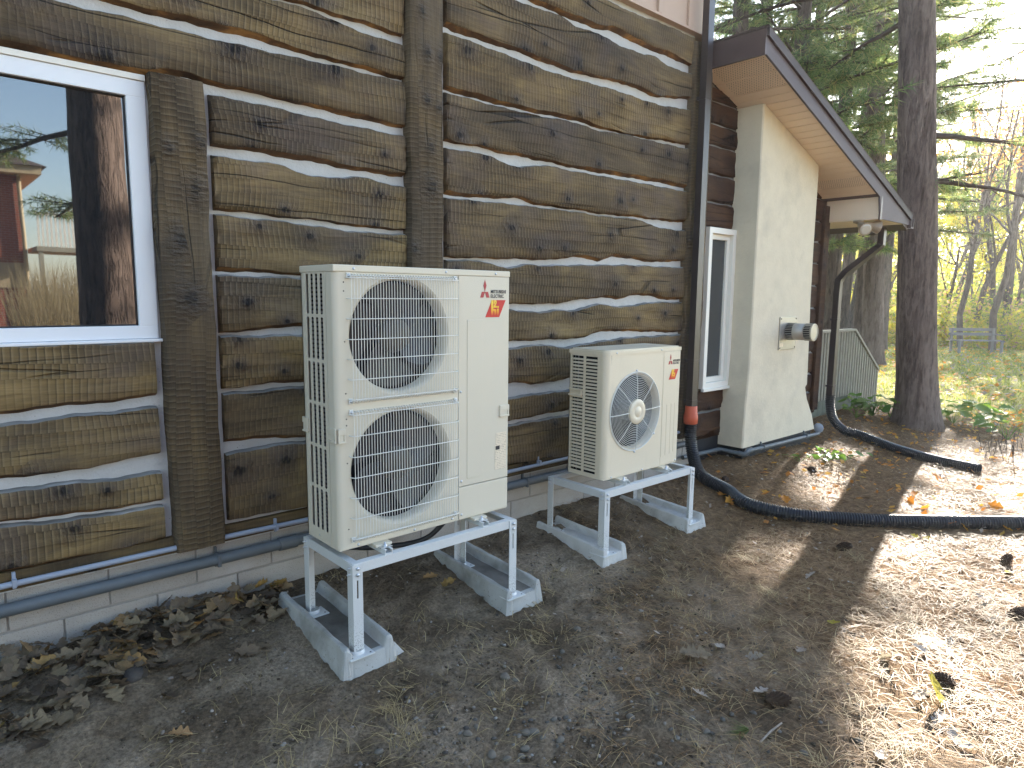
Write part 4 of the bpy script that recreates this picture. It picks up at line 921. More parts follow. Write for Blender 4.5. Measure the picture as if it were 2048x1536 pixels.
handle(0.004, 0.042, 0.518, 0.588, -0.0005, U)
badge(0.845, 1.190, -0.0036, 1.02, U); h2i(0.880, 1.090, -0.0036, 1.0, U)
lb = MB().box(0.962, 1.036, -0.0042, -0.0031, 0.380, 0.448).box(0.955, 1.036, -0.0043, -0.0031, 0.238, 0.3795); lb.build('rating_label', 'label', U)
MB().box(0.959, 0.988, -0.005, -0.0043, 0.352, 0.374).build('label_mark', 'ink', U)
for x, z in ((0.10, 1.322), (0.62, 1.322), (0.95, 1.322)): screw(x, -0.006, z, U)
for x, z in ((0.72, 0.215), (0.72, 0.030), (0.715, 0.70), (0.10, 0.014), (0.42, 0.014), (0.66, 0.020)): screw(x, -0.003 if x > SEAM else 0.0, z, U)
for z in (1.26, 1.22, 0.99, 0.75, 0.63, 0.6, 0.42, 0.10): MB().lathe([(0.0035, -0.0006), (0.0, -0.0007)], (0.05, 0.0, z), 'y', 8).build('vent_hole', 'dark', U, fix=False)
MB().lathe([(0.006, -0.001), (0.004, -0.003), (0.0, -0.003)], (0.0, 0.20, 0.03), 'x', 10).build('screw', 'zinc', U)
feet1 = []
for x in (0.22, 0.83): MB().box(x-0.045, x+0.045, -0.035, 0.37, -0.014, -0.0005, 0.003).build('foot', 'cab', U)

# ---- the smaller single-fan unit
O2 = np.array([1.981, 0.072, -0.027]); W2_, D2_, H2_ = 0.84, 0.33, 0.88
V2 = empty('heat_pump', (O2[0]+0.42, O2[1]+0.165, O2[2])); tag(V2, 'small ivory single-fan heat pump with round spiral grille on a white stand', 'heat pump')
class OB(MB):
    def add(s, vs, fs, mi=0, smooth=False): return MB.add(s, [(v[0]+O2[0], v[1]+O2[1], v[2]+O2[2]) for v in vs], fs, mi, smooth)
cm = OB(); ra = 0.040
arc = [(ra-ra*math.cos(t), ra-ra*math.sin(t)) for t in np.linspace(0, math.pi/2, 9)]
prof = [(0.0, 0.055)]+arc+[(0.05, 0.0)]; V = []
for z in (0.006, 0.846): V += [(x, y, z) for x, y in prof]
n = len(prof); cm.add(V, [(k, k+1, n+k+1, n+k) for k in range(n-1)], 0, True)
ccx, ccz, crr = 0.322, 0.443, 0.272
plate_with_hole(cm, 0.05, 0.63, 0.006, 0.846, ccx, ccz, crr, 0.0, 0.045)
cm.build('cabinet_front', 'cab2', V2)
OB().box(0.6302, W2_, -0.0005, 0.03, 0.006, 0.846, 0.006).build('front_panel', 'cab2', V2)
OB().box(W2_-0.003, W2_-0.0002, 0.03, D2_, 0.006, 0.846).build('right_side', 'cab2', V2)
OB().box(0.0, W2_, D2_-0.006, D2_, 0.006, 0.846).build('rear_frame', 'cab2', V2)
OB().box(0.003, W2_-0.003, 0.004, D2_-0.004, 0.0, 0.0055).build('base_pan', 'cab2', V2)
# top cover with rounded left-front corner
tp = [(0.0, D2_+0.004)]+[(-0.003, D2_+0.004)]+[(-0.003+x*1.05, -0.004+y*1.05) for x, y in arc]+[(W2_+0.002, -0.004), (W2_+0.002, D2_+0.004)]
OB().prism(tp, 'z', 0.8465, 0.872).prism([(0.02+(u-0.42)*0.955+0.40, 0.165+(v-0.165)*0.92) for u, v in tp], 'z', 0.872, 0.880).build('top_cover', 'cab2', V2)
OB().box(0.05, W2_-0.01, 0.10, 0.11, 0.02, 0.84).build('fan_shade_sheet', 'dark', V2)  # black sheet standing for the shade inside the fan opening
OB().box(0.015, 0.02, 0.05, 0.31, 0.02, 0.84).build('coil_backing', 'dark', V2)
lv = OB(); lv.box(0.0, 0.003, 0.0555, 0.078, 0.006, 0.846); lv.box(0.0, 0.003, 0.182, 0.204, 0.006, 0.846); lv.box(0.0, 0.003, 0.308, D2_, 0.006, 0.846)
for a, b in ((0.078, 0.182), (0.204, 0.308)): lv.box(0.0, 0.003, a, b, 0.006, 0.030); lv.box(0.0, 0.003, a, b, 0.832, 0.846)
lvo = lv.build('side_panel', 'cab2', V2)
nL = 34
for k in range(1, nL):
    z = 0.030+(0.802)*k/nL
    for a, b in ((0.077, 0.183), (0.203, 0.309)):
        lm = OB(); lm.add([(0.0, a, z-0.007), (0.012, a, z+0.001), (0.012, b, z+0.001), (0.0, b, z-0.007), (0.0, a, z-0.001), (0.010, a, z+0.006), (0.010, b, z+0.006), (0.0, b, z-0.001)], [(0, 1, 2, 3), (7, 6, 5, 4), (0, 3, 7, 4), (1, 5, 6, 2)]); lm.build('slat', 'cab2', lvo)
OB().box(0.0125, 0.0145, 0.255, 0.265, 0.03, 0.83).box(0.0125, 0.0145, 0.288, 0.294, 0.03, 0.83).build('coil_rod', 'fin', V2)
hd = OB(); hd.box(-0.020, -0.001, 0.205, 0.215, 0.555, 0.605, 0.003); hd.box(-0.020, -0.001, 0.205, 0.322, 0.594, 0.606, 0.003); hd.box(-0.020, -0.001, 0.205, 0.322, 0.552, 0.564, 0.003); hd.box(-0.004, -0.001, 0.213, 0.322, 0.56, 0.6); hd.build('handle', 'cab2', V2)
# spiral grille
gr = OB()
for k in range(15):
    r = 0.100+(crr-0.004-0.100)*k/14; yb = -0.016+0.010*(k/14)**3; n = 56
    gr.tube([(ccx+r*math.cos(2*math.pi*j/n), yb, ccz+r*math.sin(2*math.pi*j/n)) for j in range(n+1)], 0.0019, 4, cap=False)
go = gr.build('fan_grille', 'wire', V2)
for k in range(8):
    sp_ = OB()
    t = math.pi/4*k+0.03; c, s = math.cos(t), math.sin(t)
    sp_.tube([(ccx+0.085*c, -0.017, ccz+0.085*s), (ccx+0.2*c, -0.017, ccz+0.2*s), (ccx+(crr+0.004)*c, -0.006, ccz+(crr+0.004)*s)], 0.0028, 5); sp_.build('spoke', 'wire', go)
n = 64; sp_ = OB(); sp_.tube([(ccx+(crr+0.004)*math.cos(2*math.pi*j/n), -0.004, ccz+(crr+0.004)*math.sin(2*math.pi*j/n)) for j in range(n+1)], 0.004, 6, cap=False)
sp_.build('outer_ring', 'wire', go)
OB().lathe([(0.088, -0.008), (0.089, -0.018), (0.083, -0.024), (0.045, -0.026), (0.043, -0.0245), (0.036, -0.0245), (0.034, -0.0265), (0.0, -0.0275)], (ccx, 0, ccz), 'y', 40).build('hub_cap', 'cab2', go)
for t in (math.pi/2, -math.pi/2, -0.7): OB().lathe([(0.008, 0), (0.007, -0.006), (0, -0.007)], (ccx+(crr+0.014)*math.cos(t), -0.001, ccz+(crr+0.014)*math.sin(t)), 'y', 10).build('screw', 'zinc', go)
fan(O2[0]+ccx, O2[2]+ccz, O2[1]+0.045, 0.245, V2, 3, 0.9, 0.07)
for x0, x1, z0, z1 in ((0.636, 0.664, 0.07, 0.81), (0.690, 0.722, 0.075, 0.455), (0.742, 0.775, 0.08, 0.458), (0.786, 0.815, 0.09, 0.46)):
    OB().box(x0, x1, -0.0022, -0.0002, z0, z1, 0.0009).build('embossed_rib', 'cab2', V2)
badge(O2[0]+0.690, O2[2]+0.745, O2[1]-0.0012, 0.80, V2); h2i(O2[0]+0.700, O2[2]+0.636, O2[1]-0.0012, 0.80, V2)
for x, z in ((0.10, 0.86), (0.60, 0.86), (0.08, 0.012), (0.42, 0.012), (0.82, 0.02)): screw(O2[0]+x, O2[1]-0.004 if z > 0.5 else O2[1]-0.0005, O2[2]+z, V2)
for x in (0.17, 0.66): OB().box(x-0.04, x+0.04, -0.035, 0.37, -0.014, -0.0005, 0.003).build('foot', 'cab2', V2)

# ------------------------------------------------------------------ steel stands and their concrete blocks
def stand(xa, xb, ya, yb, zt, zl, cross, label):
    """legs are steel angles; (xa..xb, ya..yb) outer frame, zt rail top, zl dict of leg feet"""
    S = empty('equipment_stand', ((xa+xb)/2, (ya+yb)/2, min(zl.values()))); tag(S, label, 'stand')
    a, t, h = 0.052, 0.005, 0.048
    MB().box(xa+t, xb-t, ya, ya+t, zt-h, zt, 0.0015).box(xa+t, xb-t, ya+t, ya+0.04, zt-t, zt, 0.0015).build('front_rail', 'steel', S)
    MB().box(xa+t, xb-t, yb-t, yb, zt-h, zt, 0.0015).box(xa+t, xb-t, yb-0.04, yb-t, zt-t, zt, 0.0015).build('rear_rail', 'steel', S)
    MB().box(xa, xa+t, ya+0.001, yb-0.001, zt-h-0.001, zt-0.001, 0.0015).box(xa+t, xa+0.04, ya+0.04, yb-0.04, zt-t-0.0012, zt-0.0012, 0.0015).build('side_rail', 'steel', S)
    MB().box(xb-t, xb, ya+0.001, yb-0.001, zt-h-0.001, zt-0.001, 0.0015).box(xb-0.04, xb-t, ya+0.04, yb-0.04, zt-t-0.0012, zt-0.0012, 0.0015).build('side_rail', 'steel', S)
    for (nm, sx, sy) in (('fl', 1, 1), ('fr', -1, 1), ('rl', 1, -1), ('rr', -1, -1)):
        x = xa-0.0055 if sx > 0 else xb+0.0055; y = ya-0.0055 if sy > 0 else yb+0.0055; z0 = zl[nm]
        lg = MB(); z1 = zt-0.004
        # front flange with an adjusting slot, then the side flange
        sl0, sl1, c0, c1 = z1-0.165, z1-0.075, 0.021, 0.030
        f = lambda p: x+sx*p
        yy0, yy1 = sorted((y, y+sy*t))
        for (p0, p1, q0, q1) in ((0, c0, z0, z1), (c1, a, z0, z1), (c0, c1, z0, sl0), (c0, c1, sl1, z1)):
            xx = sorted((f(p0), f(p1))); lg.box(xx[0], xx[1], yy0, yy1, q0, q1)
        xx = sorted((x, x+sx*t)); ys_ = sorted((y+sy*t, y+sy*a)); lg.box(xx[0], xx[1], ys_[0], ys_[1], z0, z1)
        lo = lg.build('leg', 'steelleg', S)
        cx, cy = x+sx*0.025, y+sy*0.025
        fp = MB().box(cx-0.065, cx+0.065, cy-0.065, cy+0.065, z0-0.006, z0, 0.002).lathe([(0.04, 0.0), (0.038, 0.012), (0.034, 0.016)], (cx, cy, z0), 'z', 20).build('foot_plate', 'steel', lo)
        for ex, ey in ((0.048, 0.048), (-0.048, 0.048), (0.048, -0.048), (-0.048, -0.048)):
            MB().lathe([(0.005, 0.0008), (0.0, 0.001)], (cx+ex, cy+ey, z0), 'z', 8).build('bolt_hole', 'dark', fp, fix=False)
        for dz in (0.022, 0.052):
            MB().lathe([(0.009, 0), (0.009, -sy*0.004), (0.008, -sy*0.009), (0.0, -sy*0.010)], (x+sx*0.0255, y, zt-dz), 'y', 8).build('bolt', 'zinc', lo)
            MB().lathe([(0.007, 0), (0.007, -sx*0.008), (0.004, -sx*0.008), (0.004, -sx*0.016), (0, -sx*0.016)], (x, y+sy*0.0255, zt-dz), 'x', 8).build('bolt', 'zinc', lo)
    for cx in cross:
        cr = MB().box(cx-0.022, cx+0.022, ya+0.006, yb-0.006, zt+0.0005, zt+0.006).box(cx-0.022, cx-0.018, ya+0.006, yb-0.006, zt+0.006, zt+0.026).box(cx+0.018, cx+0.022, ya+0.006, yb-0.006, zt+0.006, zt+0.026)
        cr.box(cx-0.018, cx-0.010, ya+0.006, yb-0.006, zt+0.022, zt+0.026).box(cx+0.010, cx+0.018, ya+0.006, yb-0.006, zt+0.022, zt+0.026); co = cr.build('cross_rail', 'steel', S)
        for cy in (ya+0.045, yb-0.12):
            MB().box(cx-0.032, cx+0.032, cy-0.02, cy+0.03, zt+0.0265, zt+0.031, 0.001).lathe([(0.011, 0.031), (0.011, 0.038), (0.005, 0.038), (0.005, 0.05), (0, 0.05)], (cx+0.0, cy, zt), 'z', 8).build('clamp', 'zinc', co)
    return S
def block(xc, y0, y1, z0, z1, wb, name, label, mat, seed=0, skew=0.0, slope=0.055, rec=0.69):
    """precast trough block: sloping sides, two raised rims, sunk middle; length along y"""
    rs = np.random.RandomState(seed); prof = [(-wb/2, 0), (-wb/2+0.028, 0.97), (-wb/2+0.040, 1.0), (-wb/2+0.056, 0.985), (-wb/2+0.074, rec), (wb/2-0.074, rec), (wb/2-0.056, 0.985), (wb/2-0.040, 1.0), (wb/2-0.028, 0.97), (wb/2, 0)]
    ys = [y0, y0+0.022, y0+0.028, y0+0.05]+list(np.linspace(y0+0.12, y1-0.12, 8))+[y1-0.05, y1-0.028, y1-0.022, y1]; V = []; n = len(prof)
    for i, y in enumerate(ys):
        e = min(i, len(ys)-1-i); hh = [0.02, 0.94, 1.0, 1.0][min(e, 3)] if e < 4 else 1.0
        for q, (u, v) in enumerate(prof):
            vv = v*hh; 
            if e <= 3 and 3 < q < 6: vv = min(v, hh)*(1.0 if e > 2 else 0.98)
            V.append((xc+u+skew*(y-y0)+rs.normal(0, 0.0022), y+rs.normal(0, 0.002), z0+(z1-z0)*vv+slope*(y-y0-0.05)+rs.normal(0, 0.0018)))
    F = [(i*n+k, i*n+k+1, (i+1)*n+k+1, (i+1)*n+k) for i in range(len(ys)-1) for k in range(n-1)]
    mb = MB()
    for i in range(len(ys)-1):
        for k in range(n-1): mb.add([V[i*n+k], V[i*n+k+1], V[(i+1)*n+k+1], V[(i+1)*n+k]], [(0, 1, 2, 3)], 1 if k == 4 and 2 < i < len(ys)-4 else 0)
    mb.add(V[:n], [tuple(range(n))]); mb.add(V[-n:], [tuple(range(n))[::-1]])
    o = mb.build(name, (mat, 'trough' if mat == 'conc' else mat)); bm = bmesh.new(); bm.from_mesh(o.data); bmesh.ops.remove_doubles(bm, verts=bm.verts[:], dist=1e-5); bmesh.ops.recalc_face_normals(bm, faces=bm.faces[:]); bmesh.ops.bevel(bm, geom=[e for e in bm.edges if e.is_manifold and e.calc_face_angle(0) > 0.5], offset=0.004, segments=1, affect='EDGES'); bm.to_mesh(o.data); bm.free()
    return tag(o, label, 'concrete block', 'concrete blocks under the equipment stands')
ZT1 = -0.042
A1 = onz(711, 1130, ZT1-0.005)
xa, xb, ya, yb = 0.022, 1.040, -0.085, 0.42
def plate_top(x, y): return float(ground_h(x, y))+0.062
zf = {'fl': -0.484, 'fr': -0.487, 'rl': -0.457, 'rr': -0.460}
stand(xa, xb, ya, yb, ZT1, zf, (0.22, 0.83), 'white steel stand under the tall twin-fan heat pump')
block(0.085, -0.135, 0.64, -0.600, -0.436, 0.31, 'concrete_block', 'stained concrete trough block under the tall heat pump, beside the leaf pile', 'conc', 1)
block(1.09, -0.135, 0.62, -0.600, -0.439, 0.31, 'concrete_block', 'stained concrete trough block under the tall heat pump, on the small unit side', 'conc', 2)
ZT2 = O2[2]-0.042
xa2, xb2, ya2, yb2 = 1.905, 2.935, -0.01, 0.51
zf2 = {'fl': -0.4935, 'fr': -0.4935, 'rl': -0.4690, 'rr': -0.4690}
stand(xa2, xb2, ya2, yb2, ZT2, zf2, (O2[0]+0.17, O2[0]+0.66), 'white steel stand under the small single-fan heat pump')
block(1.985, -0.06, 0.62, -0.590, -0.452, 0.28, 'concrete_block', 'pale half-buried concrete trough block under the small heat pump, nearer the tall one', 'conc2', 3)
block(2.955, -0.06, 0.64, -0.590, -0.452, 0.28, 'concrete_block', 'pale half-buried concrete trough block under the small heat pump, nearer the hose', 'conc2', 4)
# refrigerant line drooping behind the tall unit
ln = empty('refrigerant_line', (0.98, 0.5, -0.3)); tag(ln, 'dark insulated refrigerant line drooping behind the tall heat pump to the wall', 'pipe')
MB().tube(smooth_path([(0.95, 0.33, 0.10), (0.97, 0.40, -0.05), (0.93, 0.47, -0.20), (0.82, 0.55, -0.30), (0.60, 0.70, -0.33), (0.40, 0.78, -0.30)], 8), 0.016, 10).build('insulation', 'hose', ln)
# ------------------------------------------------------------------ porch railing beyond the lean-to
pr = empty('porch_railing', (8.3, 1.2, -0.5)); tag(pr, 'weathered grey porch railing with stair balusters beyond the downspout', 'railing')
RY = 1.2; rx0, rx1, rx2 = 7.0, ony(1705, 657, RY)[0], ony(1752, 735, RY)[0]; rz1 = ony(1690, 658, RY)[2]; rz2 = ony(1752, 735, RY)[2]
MB().box(rx0, rx1+0.02, RY-0.05, RY+0.045, rz1-0.035, rz1, 0.004).build('top_rail', 'railwood', pr)
sr = MB(); sr.prism([(rx1+0.02, rz1), (rx2, rz2), (rx2, rz2-0.04), (rx1+0.02, rz1-0.04)], 'y', RY-0.05, RY+0.045); sr.build('stair_rail', 'railwood', pr)
x = rx0+0.03
while x < rx2:
    zt_ = rz1-0.036 if x < rx1 else rz1+(rz2-rz1)*(x-rx1)/(rx2-rx1)-0.05
    MB().box(x, x+0.038, RY-0.03, RY+0.008, zt_-0.93, zt_, 0.003).build('baluster', 'railwood', pr); x += 0.088
MB().box(rx0, rx1+0.1, RY+0.012, RY+0.05, -0.16, -0.03, 0.004).build('rim_board', 'railwood', pr)
sr = MB(); sr.prism([(rx1+0.1, -0.05), (rx2+0.05, -0.62), (rx2+0.05, -0.80), (rx1+0.1, -0.26)], 'y', RY+0.012, RY+0.05); sr.build('stringer', 'railwood', pr)
x = rx0
while x < rx1+0.3:
    MB().box(x+0.004, x+0.136, RY+0.014, RY+0.034, -0.72, -0.165, 0.003).build('skirt_board', 'skirt', pr); x += 0.14
MB().box(rx0-0.3, rx1+0.1, RY+0.052, RY+1.6, -0.09, -0.05).build('deck', 'railwood', pr)

# ------------------------------------------------------------------ bench on the lawn
bp = onz(1950, 708, float(ground_h(28, 4.4))); bn = empty('garden_bench', (bp[0], bp[1], float(ground_h(bp[0], bp[1])))); tag(bn, 'grey wooden garden bench on the leafy lawn', 'bench')
bd = AR[:2]/np.linalg.norm(AR[:2]); bq = np.array([-bd[1], bd[0]])*1.0; gz_ = float(ground_h(bp[0], bp[1]))
def bl(u, v, z): return (bp[0]+bd[0]*u+bq[0]*v, bp[1]+bd[1]*u+bq[1]*v, gz_+z)
def bbar(name, u0, u1, v0, v1, z0, z1):
    mb = MB(); v = [bl(u, w, z) for u in (u0, u1) for w in (v0, v1) for z in (z0, z1)]
    mb.add(v, [(0, 1, 3, 2), (4, 6, 7, 5), (0, 4, 5, 1), (2, 3, 7, 6), (0, 2, 6, 4), (1, 5, 7, 3)]); return mb.build(name, 'bench', bn)
for k in range(4): bbar('seat_slat', -0.80, 0.80, -0.28+k*0.13, -0.17+k*0.13, 0.43, 0.46)
for z in (0.60, 0.76): bbar('back_slat', -0.80, 0.80, 0.26, 0.29, z, z+0.10)
for u in (-0.76, 0.70):
    bbar('leg', u, u+0.07, -0.27, -0.20, 0, 0.43); bbar('leg', u, u+0.07, 0.20, 0.26, 0, 0.86); bbar('armrest', u, u+0.08, -0.30, 0.26, 0.63, 0.66)

# ------------------------------------------------------------------ trees
def tree_root(name, loc, label, cat='tree', group=None):
    e = empty(name, loc); return tag(e, label, cat, group)
def orient(d):
    d = np.asarray(d, float); d = d/np.linalg.norm(d); a = np.cross(d, [0, 0, 1.0]); 
    if np.linalg.norm(a) < 1e-3: a = np.array([1.0, 0, 0])
    a /= np.linalg.norm(a); return d, a, np.cross(d, a)
def tuft_arrays(P, D, L, rs, n=9, w=0.0032, spread=0.75):
    """needle sprays: P (m,3) bases, D (m,3) directions; each needle is one thin triangle"""
    m_ = len(P); D = D/np.linalg.norm(D, axis=1, keepdims=True)
    d = D[:, None, :]+rs.normal(0, spread, (m_, n, 3)); d /= np.linalg.norm(d, axis=2, keepdims=True)
    l = L*rs.uniform(0.6, 1.15, (m_, n, 1)); b = np.repeat(P[:, None, :], n, 1)+d*0.01
    s = np.cross(d, rs.normal(0, 1, (m_, n, 3))); s /= np.linalg.norm(s, axis=2, keepdims=True)+1e-9
    tip = b+d*l; tip[..., 2] -= 0.12*l[..., 0]
    V = np.stack([b-s*w, b+s*w, tip], 2).reshape(-1, 3); return V, np.arange(len(V)).reshape(-1, 3)
LA, LB, LC = ong(1822, 1050), ong(1690, 1500), ong(1645, 1110)
def sunlit(p):
    """True where a twig would shade ground that lies in open sun"""
    t = (p[2]+0.55)/sd[2]; x, y = p[0]-sd[0]*t, p[1]-sd[1]*t
    if x > 9.5: return abs(y-1.0-0.1*(x-10)) < 6.5 and x < 34
    if (x-LC[0])**2/0.30+(y-LC[1])**2/0.06 < 1: return True
    return 0.0 < x < 8.5 and -6 < y and (LB[0]-LA[0])*(y-LA[1])-(LB[1]-LA[1])*(x-LA[0]) > 0
def bough(mbT, tufts, base, d, length, rs, r0=0.03, droop=0.15, dens=1.0, ends=True):
    """one pine bough: a curved limb with side twigs carrying needle tufts"""
    d, a, b = orient(d); pts = []; p = np.array(base, float); dd = d.copy(); n = 7
    for i in range(n):
        pts.append(p.copy()); dd = dd+rs.normal(0, 0.05, 3)+np.array([0, 0, -droop/n if i < n*0.6 else droop*0.9/n]); dd /= np.linalg.norm(dd); p = p+dd*length/(n-1)
    mbT.tube(pts, list(np.linspace(r0, r0*0.25, n)), 5, cap=False)
    k = int(max(4, length*9*dens))
    for j in range(k):
        s = rs.uniform(0.22, 1.0); q = s*(n-1); i = min(int(q), n-2); P = pts[i]+(pts[i+1]-pts[i])*(q-i); ax = pts[i+1]-pts[i]; ax = ax/np.linalg.norm(ax)
        side = np.cross(ax, [0, 0, 1.0]); side /= np.linalg.norm(side)+1e-9; sg = 1 if rs.rand() < 0.5 else -1
        td = ax*rs.uniform(0.5, 1.0)+side*sg*rs.uniform(0.4, 1.1)+np.array([0, 0, rs.uniform(-0.15, 0.3)]); td /= np.linalg.norm(td)
        tl = rs.uniform(0.25, 0.6)*(1.25-s*0.6)*min(1.0, length/1.8); m_ = 4; tp = [P+td*tl*t+np.array([0, 0, 0.05*tl*t*t]) for t in np.linspace(0, 1, m_)]
        mbT.tube(tp, [r0*0.22, r0*0.16, r0*0.13, r0*0.1], 3, cap=False)
        for t in np.linspace(0.25, 1.0, max(3, int(6*tl/0.4))):
            tufts.append((P+td*tl*t, td+rs.normal(0, 0.25, 3)))
def pine(name, x, y, h, r, label, rs, first=4.0, nb=26, blen=3.0, extra=(), lean=(0, 0), zcut=14.0, group=None, tn=9, tl=0.13, tw=0.0042, dens=1.0, avoid=None, bark='pinebark', segs=20):
    z0 = float(ground_h(x, y)); root = tree_root(name, (x, y, z0), label, 'tree', group); tr = MB(); n = 40; V = []; sides = segs
    zs = np.r_[-0.15, 0.0, 0.12, 0.3, 0.6, np.linspace(1.0, h, n-5)]
    ph = rs.uniform(0, 6.28, 6)
    for z in zs:
        rad = r*(1-0.82*max(z, 0)/h)*(1+0.32*math.exp(-max(z, 0)/0.22)); cx, cy = x+lean[0]*z/h, y+lean[1]*z/h
        for k in range(sides):
            t = 2*math.pi*k/sides; q = rad*(1+0.035*math.sin(3*t+z*0.9+ph[0])+0.025*math.sin(7*t+z*2.3+ph[1])+0.02*math.sin(11*t+z*5+ph[2])+0.03*math.sin(z*3.1+ph[3])*math.sin(t+ph[4]))
            V.append((cx+q*math.cos(t), cy+q*math.sin(t), z0+z))
    F = [(i*sides+k, i*sides+(k+1) % sides, (i+1)*sides+(k+1) % sides, (i+1)*sides+k) for i in range(len(zs)-1) for k in range(sides)]
    tr.add(V, F, 0, True); tr.build('trunk', bark, root, fix=False)
    lb_, tf = MB(), []
    for (bz, az, el, ln, dn) in extra:
        lx, n0 = MB(), len(tf)
        d = (math.cos(el)*math.cos(az), math.cos(el)*math.sin(az), math.sin(el)); bough(lx, tf, (x+lean[0]*bz/h+r*0.5*d[0], y+lean[1]*bz/h+r*0.5*d[1], z0+bz), d, ln, rs, 0.04, 0.2, dn); lx.build('limb', 'twig', root, fix=False)
    for i in range(nb):
        bz = first+(min(h, zcut)-first)*((i+rs.rand())/nb); az = i*2.4+rs.uniform(-0.5, 0.5)
        if avoid is not None and avoid(az, bz): continue
        ln = blen*(1-0.55*(bz-first)/(h-first+1e-6))*rs.uniform(0.7, 1.15); el = rs.uniform(-0.05, 0.3)
        d = (math.cos(el)*math.cos(az), math.cos(el)*math.sin(az), math.sin(el)); md = np.array([x+d[0]*ln*0.6, y+d[1]*ln*0.6, z0+bz+d[2]*ln*0.6])
        if sunlit(md) and rs.rand() < 0.95: continue  # boughs dropped to shape crown gaps that let the sun through
        bough(lb_, tf, (x+lean[0]*bz/h+r*0.4*d[0], y+lean[1]*bz/h+r*0.4*d[1], z0+bz), d, ln, rs, 0.035, 0.25, dens)
    if lb_.v: lb_.build('limbs', 'twig', root, fix=False)['kind'] = 'stuff'
    if tf:
        tf = [t for t in tf if not sunlit(t[0]) or rs.rand() < 0.07]  # tufts thinned to keep the same gaps open to the sun
        P = np.array([t[0] for t in tf]); D = np.array([t[1] for t in tf]); VV, FF = tuft_arrays(P, D, tl, rs, tn, tw)
        np_mesh('crown', VV, FF, 'needle', root)
    return root
rs = np.random.RandomState(3)
tb = ong(1832, 848)
T1 = tb[:2]
away = math.atan2(-CAM[1]+T1[1], T1[0]-CAM[0])
pine('pine_tree', T1[0], T1[1], 24, 0.245, 'large pine with thick ridged trunk beside the low eave of the house', rs, first=8.5, nb=22, blen=3.6, extra=((3.75, -0.55, 0.03, 2.4, 1.2), (3.2, -0.8, -0.1, 1.6, 0.0), (5.6, 1.9, 0.1, 2.6, 1.2), (5.2, 0.8, 0.15, 2.2, 1.0)), lean=(-1.5, 1.35), segs=40)
t2 = np.array([17.9, 4.2])
pine('pine_tree', t2[0], t2[1], 24, 0.27, 'thick pine trunk standing behind the stair railing', rs, first=5.0, nb=30, blen=4.2, zcut=16, lean=(-1.2, 1.05))

# more pines of the same stand (trunk x pixel, base y pixel, width px, lean)
def place(px, py): P = ong(px, py); return P
spec = [(1658, 668, 0.15, 0.0), (1681, 672, 0.20, 0.5), (1697, 662, 0.15, 1.4), (1709, 655, 0.20, 1.9), (1722, 700, 0.12, 0.2)]
for i, (px, py, r, ln) in enumerate(spec):
    dist = [30, 27, 33, 29, 24][i]; d = ray(px, 640); k = dist/np.linalg.norm(d[:2]); X, Y = CAM[0]+d[0]*k, CAM[1]+d[1]*k
    pine('pine_tree', X, Y, 20, r*1.15, 'slim straight pine in the row behind the stair railing', rs, first=5.5, nb=16, blen=3.0, zcut=14, lean=(ln*1.2, -ln*1.2), group='slim pines behind the stair railing', dens=0.7, bark='bark2', segs=14, tn=7, tw=0.007, tl=0.16)
# pines rising behind the lean-to roof
for i, (px, dist, h) in enumerate(((1450, 13, 15), (1500, 17, 18), (1570, 15, 18), (1600, 22, 20), (1660, 19, 20), (1720, 23, 21), (1765, 28, 22))):
    d = ray(px, 640); k = dist/np.linalg.norm(d[:2]); X, Y = CAM[0]+d[0]*k, CAM[1]+d[1]*k
    pine('pine_tree', X, Y, h, 0.2, ['dense pine rising over the high fascia of the lean-to roof, nearest the corner downspout', 'pine rising over the middle of the lean-to rake, farther than its neighbours', 'near full pine showing above the middle of the lean-to rake', 'tall pine farther back above the middle of the lean-to rake', 'green pine between the lean-to rake and the big trunk', 'tall pine just behind the thick trunk by the stair railing', 'far tall pine whose boughs meet the big trunk'][i], rs, first=2.6, nb=44, blen=3.9, zcut=11.5, group='pines behind the lean-to roof', dens=1.35, bark='bark2', segs=14, tn=9, tw=0.0065, tl=0.16)
# pines to the right of the big trunk: near bough hanging into the picture from a tree just outside it
for i, (px, dist, h, fst) in enumerate(((2140, 15, 20, 4.6), (2010, 38, 17, 3.2), (2130, 36, 18, 2.0))):
    d = ray(px, 640); k = dist/np.linalg.norm(d[:2]); X, Y = CAM[0]+d[0]*k, CAM[1]+d[1]*k
    pine('pine_tree', X, Y, h, 0.2, ['tall pine beside the lawn whose boughs hang over the bench', 'pale green pine on the far side of the lawn behind the bench', 'pale green pine on the far side of the lawn behind the bench'][i], rs, first=fst, nb=22, blen=3.3, zcut=14, group=None if i == 0 else 'pines beyond the lawn', dens=0.8, bark='bark2', segs=14, tn=8, tw=0.006 if i == 0 else 0.011, tl=0.15 if i == 0 else 0.22)

# unseen pines added off the window end of the house to block low sky
src = pine('pine_tree', -9.0, 1.0, 15, 0.2, 'unseen dense pine added off the window end of the log house to block low sky', rs, first=1.2, nb=60, blen=3.8, zcut=14, group='unseen pines added to block low sky', dens=0.9, bark='bark2', segs=12, tn=7, tw=0.012, tl=0.2)
for dx, dy in ((-1.5, -4.5), (-3.0, 3.5), (1.5, -8.5)):
    c = copy_tree(src); c.location = (-9.0+dx, 1.0+dy, float(ground_h(-9.0+dx, 1.0+dy))); c.rotation_euler = (0, 0, 0)
